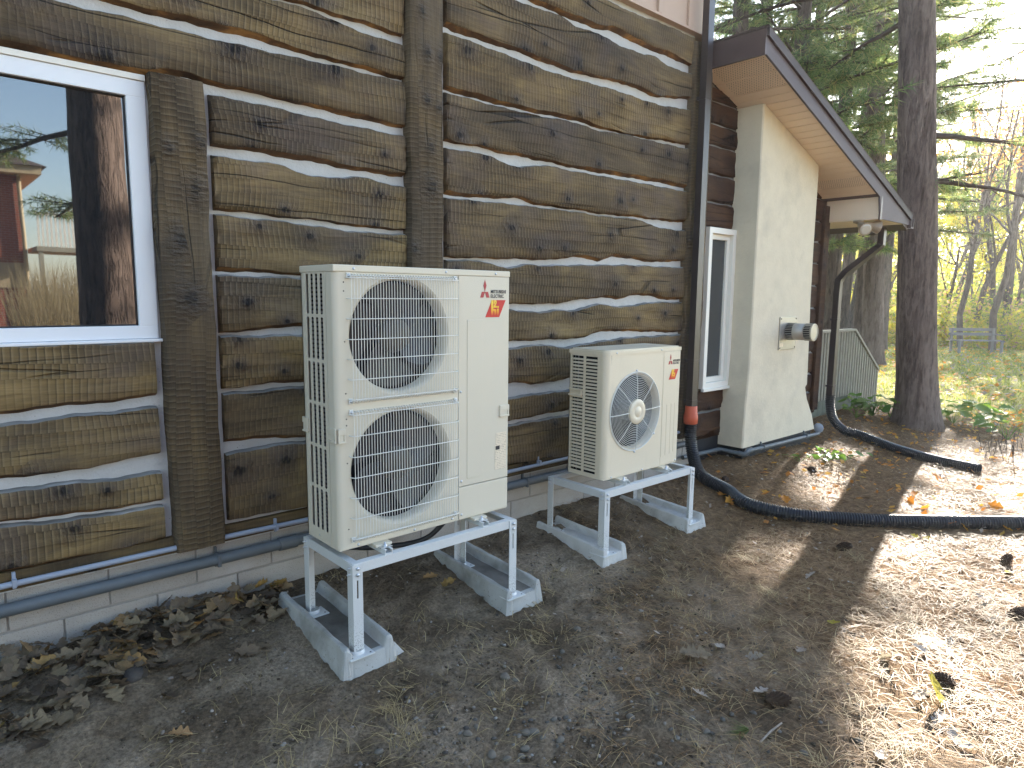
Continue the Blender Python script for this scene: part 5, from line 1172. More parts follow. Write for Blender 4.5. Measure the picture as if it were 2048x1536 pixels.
# autumn broadleaf trees: recursive limbs and loose leaves
def broadleaf_mesh(seed, h, leafmat, nleaf, leafsize, bare=0.3, rt=0.11):
    r_ = np.random.RandomState(seed); mb = MB(); tips = []
    def grow(p, d, l, r, lev):
        n = 5; pts = [p]
        for i in range(n):
            d = d+r_.normal(0, 0.10, 3)+np.array([0, 0, 0.04]); d = d/np.linalg.norm(d); p = p+d*l/n; pts.append(p)
        mb.tube(pts, list(np.linspace(r, r*0.55, n+1)), 7 if lev == 0 else (5 if lev == 1 else 3), cap=False)
        if lev >= 2: tips.extend(pts[2:])
        if lev < 4:
            for k in range([5, 4, 3, 3][lev]):
                s = r_.uniform(0.35, 1.0); q = pts[min(n, int(s*n)+1)]; nd = d+r_.normal(0, 0.62, 3)+np.array([0, 0, 0.25]); nd /= np.linalg.norm(nd)
                grow(q, nd, l*r_.uniform(0.45, 0.68), r*0.5*(1.1-0.4*s), lev+1)
    grow(np.zeros(3), np.array([0.03, 0.02, 1.0]), h*0.55, rt, 0)
    mt = bpy.data.meshes.new('__t'); mt.from_pydata(mb.v, [], mb.f); mt.polygons.foreach_set('use_smooth', [True]*len(mb.f)); mt.update()
    T = np.array(tips); idx = r_.randint(0, len(T), nleaf); C = T[idx]+r_.normal(0, 0.22, (nleaf, 3))
    keep = r_.rand(nleaf) > bare*np.clip(C[:, 2]/h, 0, 1); C = C[keep]; n = len(C)
    a = r_.normal(0, 1, (n, 3)); a /= np.linalg.norm(a, axis=1, keepdims=True); b = np.cross(a, r_.normal(0, 1, (n, 3))); b /= np.linalg.norm(b, axis=1, keepdims=True)
    s = leafsize*r_.uniform(0.6, 1.4, (n, 1)); V = np.stack([C-a*s, C-b*s*0.55, C+a*s, C+b*s*0.55], 1).reshape(-1, 3)
    ml = np_mesh('__mesh__', V, np.arange(len(V)).reshape(-1, 4), leafmat); return mt, ml
kinds = []
for i, (h, lm_, nl, ls, br, rt) in enumerate(((11, 'lf_o', 2600, 0.085, 0.5, 0.13), (9, 'lf_y', 3600, 0.075, 0.3, 0.10), (12, 'lf_r', 1500, 0.07, 0.7, 0.12), (8, 'lf_g', 4200, 0.08, 0.2, 0.10), (12, 'lf_o', 300, 0.07, 0.9, 0.12))):
    mt, ml = broadleaf_mesh(40+i, h, lm_, nl, ls, br, rt); mt.materials.append(M['bark2']); ml.materials.append(M[lm_]); kinds.append((mt, ml))
klab = ['thin woodland tree with orange autumn leaves beyond the lawn', 'small woodland tree with yellow-green leaves beyond the lawn', 'tall thin woodland tree with sparse russet leaves beyond the lawn', 'bushy green woodland tree beyond the lawn', 'bare-twigged woodland tree beyond the lawn']
kgrp = ['orange trees in the wood', 'yellow trees in the wood', 'russet trees in the wood', 'green trees in the wood', 'bare trees in the wood']
def put_tree(k, px, dist, s=1.0):
    d = ray(px, 640); q = dist/np.linalg.norm(d[:2]); X, Y = CAM[0]+d[0]*q, CAM[1]+d[1]*q; z = float(ground_h(X, Y))
    root = tree_root('woodland_tree', (X, Y, z), klab[k], 'tree', kgrp[k]); root.rotation_euler = (0, 0, rs.uniform(0, 6.28)); root.scale = (s, s, s*rs.uniform(0.9, 1.2))
    for nm, me in (('trunk', kinds[k][0]), ('crown', kinds[k][1])):
        o = bpy.data.objects.new(nm, me); COL.objects.link(o); o.parent = root
for k, px, dist, s in ((0, 1955, 36, 1.0), (4, 1925, 33, 1.0), (2, 1985, 40, 1.2), (0, 1905, 47, 1.1), (1, 1890, 38, 0.9), (3, 2035, 42, 0.9), (2, 2030, 48, 1.2), (4, 1990, 31, 1.1), (1, 1945, 52, 1.0), (0, 1975, 56, 1.2),
                       (1, 1780, 40, 1.0), (3, 1775, 55, 1.0), (1, 1672, 42, 1.0), (1, 1650, 48, 1.1), (0, 1690, 50, 1.0), (3, 1705, 60, 1.1), (1, 1765, 47, 1.0), (4, 1788, 44, 1.1), (2, 1885, 60, 1.3), (3, 1920, 64, 1.2), (1, 2010, 66, 1.2), (3, 1970, 70, 1.3), (0, 2046, 60, 1.2), (1, 1735, 62, 1.1), (2, 1700, 70, 1.3), (1, 2075, 50, 1.1), (3, 1640, 60, 1.2), (4, 2060, 38, 1.1)):
    put_tree(k, px, dist, s)
# thicket at the wood's edge and far wood: too dense to count
def thicket(name, n, dist0, dist1, px0, px1, hmax, size, mat, label, seed):
    r_ = np.random.RandomState(seed); px = r_.uniform(px0, px1, n); dist = r_.uniform(dist0, dist1, n)
    az = np.array([math.atan2(*(ray(p, 640)[[1, 0]])) for p in (px0, px1)]); a = az[0]+(px-px0)/(px1-px0)*(az[1]-az[0])
    X, Y = CAM[0]+np.cos(a)*dist, CAM[1]+np.sin(a)*dist
    dens = 0.5+0.5*np.clip(wob(X*0.5, Y*0.5, 1.1), -1, 1); z = hmax*(r_.beta(1.1, 2.3, n))*(0.45+0.75*dens); C = np.stack([X, Y, ground_h(X, Y)+z], 1)
    u = r_.normal(0, 1, (n, 3)); u /= np.linalg.norm(u, axis=1, keepdims=True); b = np.cross(u, r_.normal(0, 1, (n, 3))); b /= np.linalg.norm(b, axis=1, keepdims=True); s = size*r_.uniform(0.5, 1.5, (n, 1))
    V = np.stack([C-u*s, C-b*s*0.6, C+u*s, C+b*s*0.6], 1).reshape(-1, 3); o = np_mesh(name, V, np.arange(len(V)).reshape(-1, 4), mat); return tag(o, label, 'undergrowth', kind='stuff')
thicket('undergrowth', 26000, 33, 46, 1600, 2120, 2.6, 0.075, 'lf_y', 'yellow-green leafy undergrowth along the edge of the wood', 1)
thicket('undergrowth', 16000, 34, 52, 1600, 2120, 3.2, 0.08, 'lf_g', 'green leafy undergrowth along the edge of the wood', 2)
thicket('undergrowth', 6000, 33, 50, 1600, 2120, 3.4, 0.07, 'lf_r', 'russet undergrowth among the far trees', 3)
thicket('far_wood', 30000, 70, 110, 1560, 2160, 13.0, 0.20, 'lf_g', 'hazy green wood far behind the lawn', 4)
thicket('far_wood', 16000, 60, 100, 1560, 2160, 11.0, 0.17, 'lf_y', 'yellowing wood far behind the lawn', 5)
# ------------------------------------------------------------------ lawn, litter, needles, pebbles
def strips(name, P, D, L, w, mat, rs, label, cat, bend=0.25, lift=0.0):
    """curved flat blades lying on the ground: two quads each"""
    n = len(P); t = D; nrm = np.zeros((n, 3)); nrm[:, 2] = 1; s = np.cross(t, nrm); s /= np.linalg.norm(s, axis=1, keepdims=True)+1e-9
    k = rs.normal(0, bend, (n, 1)); mid = P+t*L*0.5+s*k*L*0.25; end = P+t*L+s*k*L*0.8
    mid[:, 2] += lift*rs.rand(n); end[:, 2] += lift*rs.rand(n)*0.6
    ww = w*rs.uniform(0.7, 1.3, (n, 1))
    V = np.stack([P-s*ww, P+s*ww, mid-s*ww, mid+s*ww, end-s*ww*0.4, end+s*ww*0.4], 1).reshape(-1, 3); b = np.arange(n)[:, None]*6
    F = np.concatenate([b+np.array([[0, 1, 3, 2]]), b+np.array([[2, 3, 5, 4]])], 0)
    return tag(np_mesh(name, V, F, mat), label, cat, kind='stuff')
def scatter(n, x0, x1, y0, y1, dens, rs):
    X = rs.uniform(x0, x1, n*6); Y = rs.uniform(y0, y1, n*6); k = rs.rand(n*6) < dens(X, Y); X, Y = X[k][:n], Y[k][:n]; return X, Y
inblk = [(0.085, 0.17, -0.15, 0.66), (1.09, 0.17, -0.15, 0.64), (1.985, 0.15, -0.08, 0.64), (2.955, 0.15, -0.08, 0.66)]
def free(X, Y):
    ok = np.ones(len(X), bool)
    for c, hw, a, b in inblk: ok &= ~((np.abs(X-c) < hw) & (Y > a) & (Y < b))
    ok &= ~((Y > 0.79) & (X < 6.75)); ok &= ~((Y > 0.5) & (X > 4.6) & (X < 6.3))
    return ok
def d_needle(X, Y):
    e = 0.75*X-0.55*Y+0.5*wob(X, Y, 1.7)
    return np.clip((e-1.0)/1.8, 0.0, 1.0)*(0.35+0.65*np.clip(0.5+0.9*wob(X*2, Y*2, 2.0), 0, 1))*free(X, Y)
rs = np.random.RandomState(21)
X, Y = scatter(60000, 0.5, 9.5, -3.6, 1.4, d_needle, rs)
def needle_dirs(X, Y, rs, sd=0.9):
    a = 2.6+0.9*wob(X*1.5, Y*1.5, 1.5)+rs.normal(0, sd, len(X)); return np.stack([np.cos(a), np.sin(a), rs.normal(0, 0.05, len(X))], 1)
P = np.stack([X, Y, ground_h(X, Y)+rs.uniform(0.004, 0.022, len(X))], 1)
strips('pine_needle_litter', P, needle_dirs(X, Y, rs), rs.uniform(0.07, 0.13, (len(X), 1)), 0.0013, 'litter', rs, 'thick brown pine needle litter covering the ground by the hoses', 'needles', 0.35, 0.02)
def d_clump(X, Y):
    c = np.clip(wob(X*2.2+5, Y*2.2, 2.4)*1.3-0.35, 0, 1); return (c**1.2*0.9+0.06)*free(X, Y)*(Y < 0.75)*(np.where(Y > -0.35, 0.35, 1.0))
X, Y = scatter(9000, -2.4, 3.4, -2.6, 0.72, d_clump, rs)
P = np.stack([X, Y, ground_h(X, Y)+rs.uniform(0.006, 0.016, len(X))], 1)
a = 1.0+1.6*wob(X*3, Y*3, 2.5)+rs.normal(0, 0.5, len(X)); D = np.stack([np.cos(a), np.sin(a), rs.normal(0, 0.06, len(X))], 1)
strips('straw_needle_clumps', P, D, rs.uniform(0.07, 0.14, (len(X), 1)), 0.0012, 'litter2', rs, 'scattered straw coloured needles on bare soil before the units', 'needles', 0.4, 0.02)
# lawn grass and leaf litter further off
def d_lawn(X, Y): return np.clip((X-9.0+0.8*wob(X*0.5, Y*0.5, 1.5))/2.0, 0, 1)*np.clip(1.2-X/40, 0.15, 1)*(np.abs(Y-X*0.13+0.3) < 1.2+0.36*X)
X, Y = scatter(42000, 9, 34, -9, 13, d_lawn, rs)
n = len(X); P = np.stack([X, Y, ground_h(X, Y)-0.005], 1); D = np.stack([rs.normal(0, 0.35, n), rs.normal(0, 0.35, n), np.ones(n)], 1); L = rs.uniform(0.04, 0.09, (n, 1)); w = 0.0035+0.0005*X[:, None]
s = np.stack([np.cos(q := rs.uniform(0, 6.28, n)), np.sin(q), np.zeros(n)], 1)
V = np.stack([P-s*w, P+s*w, P+D*L], 1).reshape(-1, 3); tag(np_mesh('lawn_grass', V, np.arange(len(V)).reshape(-1, 3), 'grass'), 'short sunlit lawn grass beyond the big pine', 'grass', kind='stuff')
def leaf_litter(n, dens, x0, x1, y0, y1, size, mat, label, seed):
    r_ = np.random.RandomState(seed); X, Y = scatter(n, x0, x1, y0, y1, dens, r_); m_ = len(X); C = np.stack([X, Y, ground_h(X, Y)+r_.uniform(0.01, 0.05, m_)], 1)
    a = r_.uniform(0, 6.28, m_); u = np.stack([np.cos(a), np.sin(a), r_.normal(0, 0.35, m_)], 1); b = np.stack([-np.sin(a), np.cos(a), r_.normal(0, 0.35, m_)], 1); s = size*r_.uniform(0.6, 1.4, (m_, 1))
    V = np.stack([C-u*s, C-b*s*0.6, C+u*s, C+b*s*0.6], 1).reshape(-1, 3); return tag(np_mesh('leaf_litter', V, np.arange(len(V)).reshape(-1, 4), mat), label, 'fallen leaves', kind='stuff')
leaf_litter(5200, lambda X, Y: d_lawn(X, Y)*np.clip(0.5+0.8*wob(X*0.6, Y*0.9, 1.2), 0.05, 1), 9, 34, -9, 13, 0.055, 'lf_o', 'orange fallen leaves strewn over the lawn', 4)
leaf_litter(3600, lambda X, Y: d_lawn(X, Y)*0.8, 9, 34, -9, 13, 0.05, 'oak_pale', 'pale fallen leaves strewn over the lawn', 5)
leaf_litter(700, lambda X, Y: free(X, Y)*np.clip((X-3.4)/1.5, 0, 1)*np.clip(1-np.abs(Y+0.2)/2.4, 0.15, 1), 3.3, 9.5, -3, 1.3, 0.028, 'lf_o', 'small russet leaf scraps in the needle litter', 6)
leaf_litter(500, lambda X, Y: free(X, Y)*np.clip((X-0.5)/3, 0, 1), 0.5, 9.0, -3.2, 1.0, 0.016, 'oak_pale', 'tiny bleached leaf scraps in the needle litter', 7)
# gravel
def pebbles(name, n, x0, x1, y0, y1, dens, r0, r1, seed, label, mat='gravel'):
    r_ = np.random.RandomState(seed); X, Y = scatter(n, x0, x1, y0, y1, dens, r_); m_ = len(X)
    base = np.array([(0, 0, 1), (0.9, 0, 0.3), (0.28, 0.85, 0.3), (-0.73, 0.53, 0.3), (-0.73, -0.53, 0.3), (0.28, -0.85, 0.3), (0.73, 0.53, -0.4), (-0.28, 0.85, -0.4), (-0.9, 0, -0.4), (-0.28, -0.85, -0.4), (0.73, -0.53, -0.4)], float)
    f = [(0, 1, 2), (0, 2, 3), (0, 3, 4), (0, 4, 5), (0, 5, 1), (1, 6, 2), (2, 6, 7), (2, 7, 3), (3, 7, 8), (3, 8, 4), (4, 8, 9), (4, 9, 5), (5, 9, 10), (5, 10, 1), (1, 10, 6)]
    s = r0+(r1-r0)*r_.rand(m_, 1, 1)**2.5; sc = np.stack([r_.uniform(0.8, 1.35, m_), r_.uniform(0.7, 1.1, m_), r_.uniform(0.5, 0.8, m_)], 1)[:, None, :]
    V = base[None]*(1+r_.normal(0, 0.12, (m_, 11, 1)))*s*sc; a = r_.uniform(0, 6.28, m_)[:, None]; c, sn = np.cos(a), np.sin(a)
    V = np.stack([V[..., 0]*c-V[..., 1]*sn, V[..., 0]*sn+V[..., 1]*c, V[..., 2]], -1)+np.stack([X, Y, ground_h(X, Y)+0.002], 1)[:, None, :]
    F = (np.arange(m_)[:, None, None]*11+np.array(f)[None]).reshape(-1, 3); return tag(np_mesh(name, V.reshape(-1, 3), F, mat, smooth=True), label, 'gravel', kind='stuff')
g0 = ong(1150, 1440)
dg = lambda X, Y: free(X, Y)*(np.exp(-((X-g0[0])/0.75)**2-((Y-g0[1])/0.42)**2)+0.035)
pebbles('gravel', 1300, -1.5, 3.0, -2.4, 0.2, dg, 0.0025, 0.014, 8, 'small grey gravel in the soil in front of the stands')
dc = lambda X, Y: free(X, Y)*np.clip((2.6-(0.75*X-0.55*Y)+0.5*wob(X, Y, 1.7))/1.5, 0.08, 1)*np.clip(0.35+0.8*wob(X*1.8, Y*1.8, 2.3), 0.08, 1)
pebbles('soil_crumbs', 9000, -2.3, 4.2, -2.5, 0.78, dc, 0.0025, 0.011, 18, 'loose dark soil crumbs over the bare ground around the stands', 'crumb')
# individual stones
def stone_mesh(seed):
    r_ = np.random.RandomState(seed); bm = bmesh.new(); bmesh.ops.create_icosphere(bm, subdivisions=2, radius=1.0)
    k = r_.normal(0, 1, (5, 3))
    for v in bm.verts:
        c = v.co; q = 1+0.10*sum(math.sin(2.2*(c.x*a[0]+c.y*a[1]+c.z*a[2])) for a in k)/2; v.co = Vector((c.x*q*1.2, c.y*q*0.9, c.z*q*0.62))
    me = bpy.data.meshes.new('stone'); bm.to_mesh(me); bm.free(); me.polygons.foreach_set('use_smooth', [True]*len(me.polygons)); me.materials.append(M['stone']); return me
smesh = [stone_mesh(i) for i in range(4)]
stones = [(1155, 1261, 0.022), (1010, 1357, 0.026), (1125, 1305, 0.015), (1170, 1380, 0.016), (980, 1390, 0.018), (935, 1470, 0.018), (1053, 1468, 0.020), (1066, 1466, 0.022), (1262, 1437, 0.018), (1120, 1482, 0.018), (983, 1512, 0.020), (952, 1455, 0.014), (1015, 1520, 0.016), (1043, 1515, 0.014), (758, 1505, 0.016), (1384, 1438, 0.014), (1765, 1417, 0.018), (1412, 1465, 0.016), (1108, 1440, 0.014), (1050, 1500, 0.018), (1085, 1478, 0.014), (1200, 1452, 0.012), (1718, 1484, 0.017), (1608, 1508, 0.016), (1030, 1362, 0.016), (270, 1350, 0.055)]
for i, (px, py, r) in enumerate(stones):
    P = ong(px, py); o = bpy.data.objects.new('stone', smesh[i % 4]); COL.objects.link(o); o.location = (P[0], P[1], P[2]+r*0.3); o.scale = (r, r, r); o.rotation_euler = (0, 0, rs.uniform(0, 6.28))
    if r > 0.05:
        o.data = stone_mesh(9); o.data.materials[0] = M['soilstone']; o.location.z -= 0.012; tag(o, 'flat grey soil-covered stone in front of the leaf pile', 'stone')
    else: tag(o, 'small rounded grey stone lying among gravel on bare soil', 'stone', 'small stones in the soil')
# ------------------------------------------------------------------ leaves
def leaf_mesh(kind, seed):
    r_ = np.random.RandomState(seed); n = 21; t = np.linspace(0, 1, n)
    if kind == 'oak':
        w = 0.30*np.sin(math.pi*np.clip(t*1.02, 0, 1))**0.7*(0.32+0.68*np.abs(np.sin(t*math.pi*3.4+0.35))**0.7)+0.008
    elif kind == 'maple':
        w = 0.42*np.sin(math.pi*np.clip(t, 0, 1))**0.8*(0.5+0.5*np.abs(np.cos(t*math.pi*3.0)))+0.01
    else:
        w = 0.42*np.sin(math.pi*np.clip(t*1.0, 0, 1)**0.75)**0.8+0.004
    cu, cv = r_.uniform(-0.9, 1.1), r_.uniform(0.15, 0.9)
    V = []
    for i in range(n):
        for sg in (-1, -0.5, 0, 0.5, 1):
            wl = w[i]*(1+0.15*r_.randn())*sg if abs(sg) == 1 else w[i]*sg
            sk = 0.05*abs(sg)
            x = t[i]-0.5+sk*(1 if kind == 'oak' else 0.4); z = cu*0.32*((t[i]-0.5)**2)+cv*abs(wl)*0.7*(1 if i % 2 else 0.8)+0.012*r_.randn()
            V.append((x, wl, z))
    F = [(i*5+k, i*5+k+1, (i+1)*5+k+1, (i+1)*5+k) for i in range(n-1) for k in range(4)]
    V += [(-0.5, -0.012, V[2][2]), (-0.5, 0.012, V[2][2]), (-0.78, 0.005, V[2][2]+0.03*r_.randn())]; F.append((n*5, n*5+1, n*5+2))
    me = bpy.data.meshes.new('leaf'); me.from_pydata(V, [], F); me.polygons.foreach_set('use_smooth', [True]*len(F)); me.update(); return me
def leaf_set(kind, mat, k, s0): 
    out = []
    for i in range(k): me = leaf_mesh(kind, s0+i); me.materials.append(M[mat]); out.append(me)
    return out
OAK = leaf_set('oak', 'oak', 9, 100); PALE = leaf_set('oak', 'oak_pale', 5, 200); MAP = leaf_set('maple', 'maple', 4, 300); YEL = leaf_set('maple', 'yleaf', 3, 400); HOS = leaf_set('round', 'hosta', 4, 500)
def put_leaf(me, x, y, z, size, tilt, label, group=None, name='oak_leaf'):
    o = bpy.data.objects.new(name, me); COL.objects.link(o); o.location = (x, y, z); o.scale = (size,)*3
    o.rotation_euler = (rs.normal(0, tilt), rs.normal(0, tilt), rs.uniform(0, 6.28)); return tag(o, label, 'leaf', group)
# the pile against the foundation
npile = 0
while npile < 262:
    x = rs.uniform(-1.75, 0.02); s = rs.rand(); wid = 0.30+0.45*np.clip((-0.55-x)/0.9, 0, 1)
    y = 0.76-wid*s**1.25
    if abs(x-0.085) < 0.18 and y < 0.66: continue
    hgt = 0.065*(1-s)**0.8*np.clip((x+2.1)/0.5, 0.2, 1)*np.clip((0.15-x)/0.3, 0.2, 1)*rs.rand()
    put_leaf(OAK[rs.randint(9)], x, y, float(ground_h(x, y))+0.018+hgt, rs.uniform(0.085, 0.16), 0.38, 'dry brown oak leaf in the pile along the block foundation', 'oak leaves piled along the foundation'); npile += 1
for px, py in ((120, 1353), (345, 1335), (378, 1352), (60, 1360), (20, 1395), (75, 1440), (185, 1300), (230, 1395), (30, 1450), (360, 1475), (295, 1475), (340, 1400), (130, 1410), (500, 1310), (520, 1300), (45, 1330), (415, 1330)):
    P = ong(px, py); put_leaf(OAK[rs.randint(9)], P[0], P[1], P[2]+0.02, rs.uniform(0.09, 0.14), 0.22, 'dry brown oak leaf lying loose on soil before the leaf pile', 'loose oak leaves before the pile')
for px, py in ((1165, 1210), (1030, 1185), (860, 1160), (893, 1172), (905, 1180), (960, 1205), (1248, 1200), (1065, 1200)):
    P = ong(px, py); put_leaf(OAK[rs.randint(9)], P[0], P[1], P[2]+0.02, rs.uniform(0.08, 0.12), 0.3, 'dry brown oak leaf beside a concrete block of the stands', 'oak leaves beside the concrete blocks')
P = ong(1388, 1320); o = put_leaf(OAK[2], P[0], P[1], P[2]+0.03, 0.17, 0.2, 'large curled russet oak leaf alone on bare soil'); o.rotation_euler = (0.2, 0.1, -0.7)
for px, py in ((1710, 1260), (1600, 1308), (1770, 1320), (1840, 1400), (1880, 1445), (1905, 1480), (1840, 1255), (1860, 1130), (1985, 1395), (1510, 1320), (1400, 1395), (1520, 1390), (1790, 1360), (1985, 1245), (1960, 1200), (1440, 1300), (1690, 1270), (1840, 1305), (1700, 1170), (1620, 1155), (1900, 1290), (1930, 1500), (1760, 1520)):
    P = ong(px, py); put_leaf(PALE[rs.randint(5)], P[0], P[1], P[2]+0.018, rs.uniform(0.06, 0.10), 0.3, 'small bleached curled leaf on the sunlit needle litter', 'bleached leaves on the needle litter', 'dry_leaf')
for px, py in ((1665, 1252), (1830, 1078), (1852, 1082), (1492, 1022), (1870, 1000), (2018, 1150)):
    P = ong(px, py); put_leaf(YEL[rs.randint(3)], P[0], P[1], P[2]+0.02, rs.uniform(0.06, 0.09), 0.25, 'yellow maple leaf on the needle litter', 'yellow leaves on the needle litter', 'maple_leaf')
for px, py in ((1895, 1058), (1925, 1060), (1985, 1055), (2005, 1062), (2030, 1060), (1960, 1055), (1880, 1052), (1460, 1008), (1445, 995), (1850, 1022), (1990, 1018), (1570, 1005), (1820, 1010)):
    P = ong(px, py); put_leaf(MAP[rs.randint(4)], P[0], P[1], P[2]+0.03, rs.uniform(0.09, 0.14), 0.5, 'curled orange maple leaf lying along the long drain hose', 'orange maple leaves along the hose', 'maple_leaf')
P = ong(1868, 1400); o = put_leaf(YEL[0], P[0], P[1], P[2]+0.055, 0.16, 0.1, 'crumpled yellow-green leaf standing beside a pine cone', None, 'crumpled_leaf'); o.rotation_euler = (0.9, -0.5, 0.6)
# pine cones
def cone_mesh():
    mb = MB(); L = 0.11; R_ = 0.022
    mb.lathe([(0.004, -L/2), (R_*0.7, -L*0.35), (R_*0.85, 0), (R_*0.5, L*0.35), (0.002, L/2)], (0, 0, 0), 'x', 10)
    k = 0
    for i in range(90):
        s = i/90; x = -L/2+L*s; r = R_*(0.45+0.9*math.sin(math.pi*(0.15+0.8*s))); t = i*2.39996
        c, sn = math.cos(t), math.sin(t); ax = np.array([1.0, 0, 0]); rad = np.array([0, c, sn]); tan = np.array([0, -sn, c]); b = ax*x+rad*r*0.6; tip = ax*(x+0.013)+rad*(r*1.18)
        mb.add([b-tan*0.004, b+tan*0.004, tip+tan*0.0065, tip+ax*0.004, tip-tan*0.0065, (b+tip)/2+ax*0.006-rad*0.002], [(0, 1, 2, 3, 4), (0, 4, 5), (1, 5, 2), (3, 2, 5), (4, 3, 5)])
    me = bpy.data.meshes.new('pine_cone'); me.from_pydata(mb.v, [], mb.f); me.update(); me.materials.append(M['cone']); return me
cme = cone_mesh()
for px, py, az, tl, lab, grp in ((1552, 1410, -0.55, 0.1, 'brown pine cone on bare soil beside a green pine sprig', None), (1890, 1372, 0.9, 0.2, 'dark pine cone beside the crumpled yellow-green leaf', None), (2012, 1128, 1.4, 1.2, 'brown pine cone on the sunlit needle litter', 'pine cones on the sunlit litter'), (2036, 1235, 2.0, 0.6, 'brown pine cone on the sunlit needle litter', 'pine cones on the sunlit litter'), (1690, 1100, 2.6, 0.1, 'small dark pine cone on shaded needle litter below the hose', None), (1575, 1040, 1.0, 0.1, 'dark pine cone against the long drain hose', None), (1710, 1042, 0.5, 0.3, 'pine cone tucked under the long drain hose', None), (1625, 945, 1.0, 0.2, 'dark pine cone at the foot of the small plant', None), (1450, 965, 0.5, 0.2, 'pine cone in the needles beside the chimney foot', None)):
    P = ong(px, py); o = bpy.data.objects.new('pine_cone', cme); COL.objects.link(o); o.location = (P[0], P[1], P[2]+0.025); o.rotation_euler = (rs.uniform(0, 6), tl, az); tag(o, lab, 'pine cone', grp)
# sprig, twigs
P = ong(1500, 1468); V, F = tuft_arrays(np.array([[0, 0, 0.02]]*3)+P, np.array([[-0.75, 0.35, 0.12]]*3), 0.10, rs, 22, 0.0013, 0.22)
tag(np_mesh('pine_sprig', V, F, 'needle'), 'fresh green pine needle sprig on the soil near a cone', 'pine sprig')
A, B = ong(1520, 1490), ong(1563, 1452)
tag(MB().tube([A+[0, 0, .012], (A+B)/2+[0, 0.003, .016], B+[0, 0, .014]], [0.004, 0.005, 0.004], 6).build('twig', 'oak_pale'), 'short pale twig on the soil beside the pine sprig', 'twig')
A, B = ong(1900, 970), ong(1840, 915)
tag(MB().tube([ong(1897, 968)+[0, 0, .01], ong(1880, 935)+[0, 0, .05], ong(1868, 905)+[0, 0, .13], ong(1862, 900)+[0, 0, .10]], [0.004, 0.004, 0.003, 0.002], 6).build('twig', 'twig'), 'thin dark twig arching out of the mulch by the short hose', 'twig')
# concrete shard beside the first block
P = ong(792, 1305); sh = MB().add([(P[0]-0.02, P[1]-0.03, P[2]), (P[0]+0.035, P[1]-0.02, P[2]), (P[0]+0.02, P[1]+0.03, P[2]), (P[0]-0.012, P[1]+0.0, P[2]+0.065)], [(0, 1, 2), (0, 3, 1), (1, 3, 2), (2, 3, 0)])
tag(sh.build('concrete_shard', 'conc'), 'small pointed concrete shard beside the stained block', 'shard')
# green plants
def plant(px, py, nl, size, hgt, label, spread=0.16, mat=None, group=None):
    P = ong(px, py); root = tree_root('leafy_plant', (P[0], P[1], P[2]), label, 'plant', group); st = MB()
    for k in range(nl):
        a = rs.uniform(0, 6.28); r = spread*rs.uniform(0.25, 1.0); h = hgt*rs.uniform(0.4, 1.0); e = np.array([r*math.cos(a), r*math.sin(a), h])
        st.tube([(P[0], P[1], P[2]), (P[0]+e[0]*0.4, P[1]+e[1]*0.4, P[2]+h*0.7), (P[0]+e[0], P[1]+e[1], P[2]+h)], [0.004, 0.003, 0.002], 4, cap=False)
        o = bpy.data.objects.new('leaf', HOS[rs.randint(4)]); COL.objects.link(o); o.parent = root; s = size*rs.uniform(0.7, 1.2); o.scale = (s, s, s)
        o.location = (e[0]+0.35*s*math.cos(a), e[1]+0.35*s*math.sin(a), e[2]+0.01); o.rotation_euler = (rs.normal(0, 0.25), rs.uniform(-0.1, 0.5), a)
    st.build('stem', 'hosta', root, fix=False)
plant(1650, 925, 16, 0.085, 0.10, 'small bright green plant in the mulch before the chimney', 0.20)
plant(1600, 925, 6, 0.07, 0.07, 'low green seedling in the mulch beside the chimney corner', 0.12)
plant(1700, 918, 7, 0.08, 0.08, 'low yellow-green seedling in the mulch between the hoses', 0.16)
plant(1745, 832, 34, 0.14, 0.26, 'bright leafy yellow-green bush at the foot of the stair railing', 0.42)
plant(1712, 836, 10, 0.10, 0.15, 'small leafy plant against the mossy skirt boards', 0.25)
plant(1905, 848, 20, 0.22, 0.30, 'broad-leaved green plant beside the base of the big pine', 0.42)
plant(1960, 855, 14, 0.20, 0.28, 'broad-leaved green plant at the lawn edge right beside the mulch bed', 0.40)
plant(2015, 880, 14, 0.17, 0.26, 'drooping broad-leaved plant among brown stems at the mulch bed edge', 0.34)
plant(1780, 835, 12, 0.12, 0.2, 'leafy clump on the house side of the big pine base', 0.3)
# brown dead stems
for k in range(26):
    P = ong(rs.uniform(1960, 2048), rs.uniform(890, 925)); h = rs.uniform(0.12, 0.34)
    tag(MB().tube([P, P+np.array([rs.normal(0, .02), rs.normal(0, .02), h*0.6]), P+np.array([rs.normal(0, .05), rs.normal(0, .05), h])], [0.004, 0.003, 0.0015], 4, cap=False).build('dead_stem', 'twig', fix=False), 'thin brown dead stem standing in the mulch beyond the short hose', 'stem', 'dead stems in the mulch')

# ------------------------------------------------------------------ what the window mirrors: the yard on the photographer's side
rs = np.random.RandomState(77)
pine('pine_tree', 0.33, -4.55, 20, 0.31, 'large dark pine trunk mirrored in the big window', rs, first=6.5, nb=14, blen=3.0, zcut=12, extra=((3.6, -1.9, 0.05, 3.0, 1.6), (4.3, -2.3, 0.1, 3.4, 1.6), (2.9, -1.6, -0.05, 2.2, 1.2), (5.0, -1.3, 0.1, 3.0, 1.6)), segs=28)
bh = empty('brick_house', (-3.0, -26.0, -0.8)); tag(bh, 'red brick neighbouring house with hipped roof mirrored in the big window', 'house')
MB().box(-14.0, 1.75, -34, -23.0, -1.2, 4.9).build('wall', 'brick', bh)
MB().box(-14.02, 1.77, -34, -22.96, 1.3, 2.1).build('stone_band', 'tan', bh)
MB().box(-14.6, 2.25, -34.5, -22.4, 4.9, 5.15).build('eaves', 'tan', bh)
